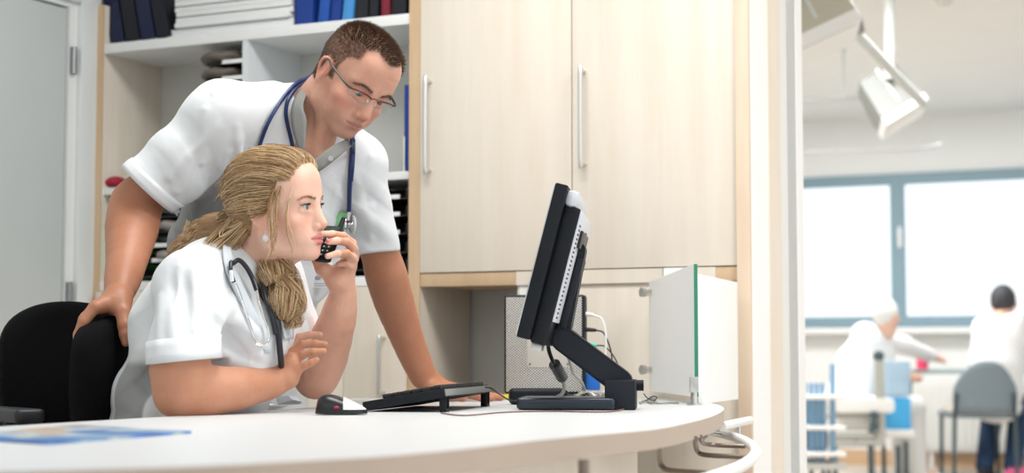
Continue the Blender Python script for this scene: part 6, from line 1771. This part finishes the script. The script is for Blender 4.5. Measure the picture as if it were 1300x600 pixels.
# people in the ward
def ward_person(label, c_hip, face, side, head, hand, elbow, sh, other_sh, skin, hair, shirt_m, tr_m, knee, ankle, bald=False, bare=None):
    o = thing('person', label, 'person', (c_hip[0], c_hip[1], 0))
    S = Soft(); S.ell(head, (.075, .085, .11)); S.cone(head + _a((0, 0, -.10)), (sh + other_sh) / 2 + _a((0, 0, .02)), .05, .055, k=.03)
    m = (sh + other_sh) / 2
    st = [(c_hip, side, face, .15, .12), ((c_hip + m) / 2, side, face, .145, .11), (m + _a((0, 0, -.07)), side, face, .15, .10)]
    S.loft(st, k=.03); S.cone(sh, elbow, .05, .042, k=.03).cone(elbow, hand, .042, .028, k=.01)
    S.ell(hand + (hand - elbow) / np.linalg.norm(hand - elbow) * .05, (.045, .045, .022), k=.02)
    f = unit(hand - elbow)
    for k in range(4):
        b0 = hand + f * .06 + side * (.012 * (k - 1.5)) * .9; S.cone(b0, b0 + f * .06 + _a((0, 0, -.012)), .009, .007, k=.006)
    S.cone(hand + f * .02 + side * .03, hand + f * .06 + side * .055, .011, .008, k=.01)
    S.cone(other_sh, other_sh + face * .12 + _a((0, 0, -.24)), .05, .042, k=.03)
    S.cone(other_sh + face * .12 + _a((0, 0, -.24)), other_sh + face * .34 + _a((0, 0, -.27)), .042, .03, k=.01)
    nose = head + face * .088 + _a((0, 0, -.02)); S.cone(head + face * .08 + _a((0, 0, .01)), nose, .008, .013, k=.015)
    for sg in (-1, 1): S.ell(head + side * .075 * sg + _a((0, 0, -.01)), (.016, .016, .03), k=.01)
    for sg in (-1, 1):
        k_ = knee + side * .09 * sg; a_ = ankle + side * .09 * sg
        S.cone(c_hip + side * .08 * sg, k_, .08, .055, k=.03).cone(k_, a_, .055, .035, k=.02).cone(a_, a_ + face * .12, .035, .03, k=.01)
    lo = np.min([head, hand, ankle, knee, c_hip], 0) - .3; hi = np.max([head, hand, ankle, knee, c_hip], 0) + .3
    soft_obj('body', S, lo, hi, .009, skin, o, keep=1)
    T = Soft(); T.loft([(a, b, c, d + .025, e + .025) for a, b, c, d, e in st]); T.cone(m + (sh - m) * .2 + _a((0, 0, -.005)), sh, .07, .072, k=.04).cone(m + (other_sh - m) * .2, other_sh, .07, .07, k=.04)
    e2 = sh + (elbow - sh) * (.75 if bare else 1.0); T.cone(sh, e2, .068, .062, k=.03)
    if not bare: T.cone(elbow, elbow + (hand - elbow) * .8, .06, .045, k=.02)
    T.cone(other_sh, other_sh + face * .12 + _a((0, 0, -.24)), .066, .058, k=.03)
    T.disp(wr([(unit(nR + nZ * .4), 45, .006, m, .4, nZ)]))
    T.cone(head + _a((0, 0, -.08)), m + _a((0, 0, .04)), .055, .06, mode='s')
    soft_obj('shirt', T, lo, hi, .009, shirt_m, o, keep=1)
    Q = Soft()
    for sg in (-1, 1):
        k_ = knee + side * .09 * sg; a_ = ankle + side * .09 * sg
        Q.cone(c_hip + side * .08 * sg, k_, .098, .075, k=.03).cone(k_, a_ + _a((0, 0, .03)), .074, .06, k=.02)
    soft_obj('trousers', Q, lo, hi, .010, tr_m, o, keep=1)
    for sg in (-1, 1):
        a_ = ankle + side * .09 * sg; F_ = Soft(); F_.cone(a_ + face * -.03 + _a((0, 0, -.01)), a_ + face * .15 + _a((0, 0, -.025)), .045, .04); F_.half((0, 0, .0), (0, 0, -1), mode='s')
        soft_obj('shoe', F_, a_ - .28, a_ + .28, .009, bare or M_SHOE, o)
    H = Soft(); H.ell(head + _a((0, 0, .022)) - face * .012, (.083, .092, .10)); H.half(head + face * .045, face - nZ * .55, mode='s', k=.01)
    soft_obj('hair', H, head - .2, head + .2, .006, hair, o)
    return o
SK2 = mat('ward_skin', (0.75, 0.47, 0.36), 0.6)
M_WS = mat('ward_white_shirt', (0.84, 0.85, 0.86), 0.8)
fA = unit(nR * .95 + nH * .3); sA = unit(nH * .95 - nR * .3)
hipA = A(1078, 508, 11.0); hipA[2] = .56
knA = hipA + fA * .42; knA[2] = .52; anA = knA + fA * .02; anA[2] = .08
ward_person('elderly white-haired person in white, bending over the ward table with one arm stretched out', hipA, fA, sA, A(1126, 402, 10.95), A(1188, 454, 11.6), A(1148, 438, 11.3), A(1106, 430, 10.95), A(1108, 428, 11.2),
    SK2, mat('white_hair', (0.72, 0.72, 0.70), 0.8), M_WS, mat('ward_white_trousers', (0.8, 0.8, 0.78), 0.8), knA, anA)
fB = unit(nR * .45 + nH * .85); sB = unit(nR * .85 - nH * .45)
hipB = A(1262, 510, 11.05); hipB[2] = .56
knB = hipB + fB * .40; knB[2] = .52; anB = knB - fB * .30; anB[2] = .10
ward_person('dark-haired person in white shirt and dark blue trousers sitting on the grey ward chair', hipB, fB, sB, A(1274, 384, 11.15), A(1305, 462, 11.3), A(1297, 440, 11.0), A(1288, 412, 11.0), A(1250, 415, 11.1),
    SK2, mat('dark_hair', (0.045, 0.045, 0.05), 0.7), M_WS, mat('navy_denim', (0.02, 0.05, 0.11), 0.8), knB, anB, bare=mat('black_shoe', (0.03, 0.03, 0.035), 0.5))
pk = P(1290, 590, 10.9)
o = MB().box((0, 0, 0.07), (.12, .2, .14), bevel=.03, seg=3).build('bag', mat('pink_cloth', (0.75, 0.12, 0.30), 0.7)); o.location = (pk.x, pk.y, 0); tag(o, 'pink bag on the ward floor by the black shoes', 'bag')
# ================================================================ LIGHT
w = bpy.data.worlds.new('world'); scn.world = w; w.use_nodes = True
bg = w.node_tree.nodes['Background']
sky = w.node_tree.nodes.new('ShaderNodeMix'); sky.data_type = 'RGBA'
tcw = w.node_tree.nodes.new('ShaderNodeTexCoord'); sx = w.node_tree.nodes.new('ShaderNodeSeparateXYZ')
w.node_tree.links.new(tcw.outputs['Generated'], sx.inputs[0]); w.node_tree.links.new(sx.outputs['Z'], sky.inputs[0])
sky.inputs[6].default_value = (0.95, 0.98, 1.0, 1); sky.inputs[7].default_value = (0.86, 0.93, 1.0, 1)
w.node_tree.links.new(sky.outputs[2], bg.inputs['Color'])
bg.inputs['Strength'].default_value = 1.7
def area(name, loc, to, size, power, col=(1, 1, 1), sy=None):
    l = bpy.data.lights.new(name, 'AREA'); l.energy = power; l.color = col; l.size = size
    if sy: l.shape = 'RECTANGLE'; l.size_y = sy
    o = bpy.data.objects.new(name, l); COL.objects.link(o); o.location = loc
    o.rotation_euler = (Vector(to) - Vector(loc)).to_track_quat('-Z', 'Y').to_euler()
    return o
area('ceiling_light', (-1.6, 2.9, H_C - 0.02), (-1.6, 2.9, 0), 1.2, 40, (1, 0.995, 0.98), 0.6)
area('ceiling_light', (0.4, 3.0, H_C - 0.02), (0.4, 3.0, 0), 1.2, 62, (1, 0.995, 0.98), 0.6)
area('ward_fill', (-2.5, 7.5, H_C - 0.02), (-2.5, 7.5, 0), 2.0, 120, (1, 1, 1), 1.0)  # area lights added to over-light the ward into a pale veil
area('ward_fill', (-3.0, 10.8, H_C - 0.02), (-3.0, 10.8, 0), 2.0, 120, (1, 1, 1), 1.0)
scn.view_settings.view_transform = 'Standard'
scn.view_settings.look = 'None'
scn.view_settings.gamma = 1
scn.view_settings.use_curve_mapping = False
scn.view_settings.exposure = -0.28
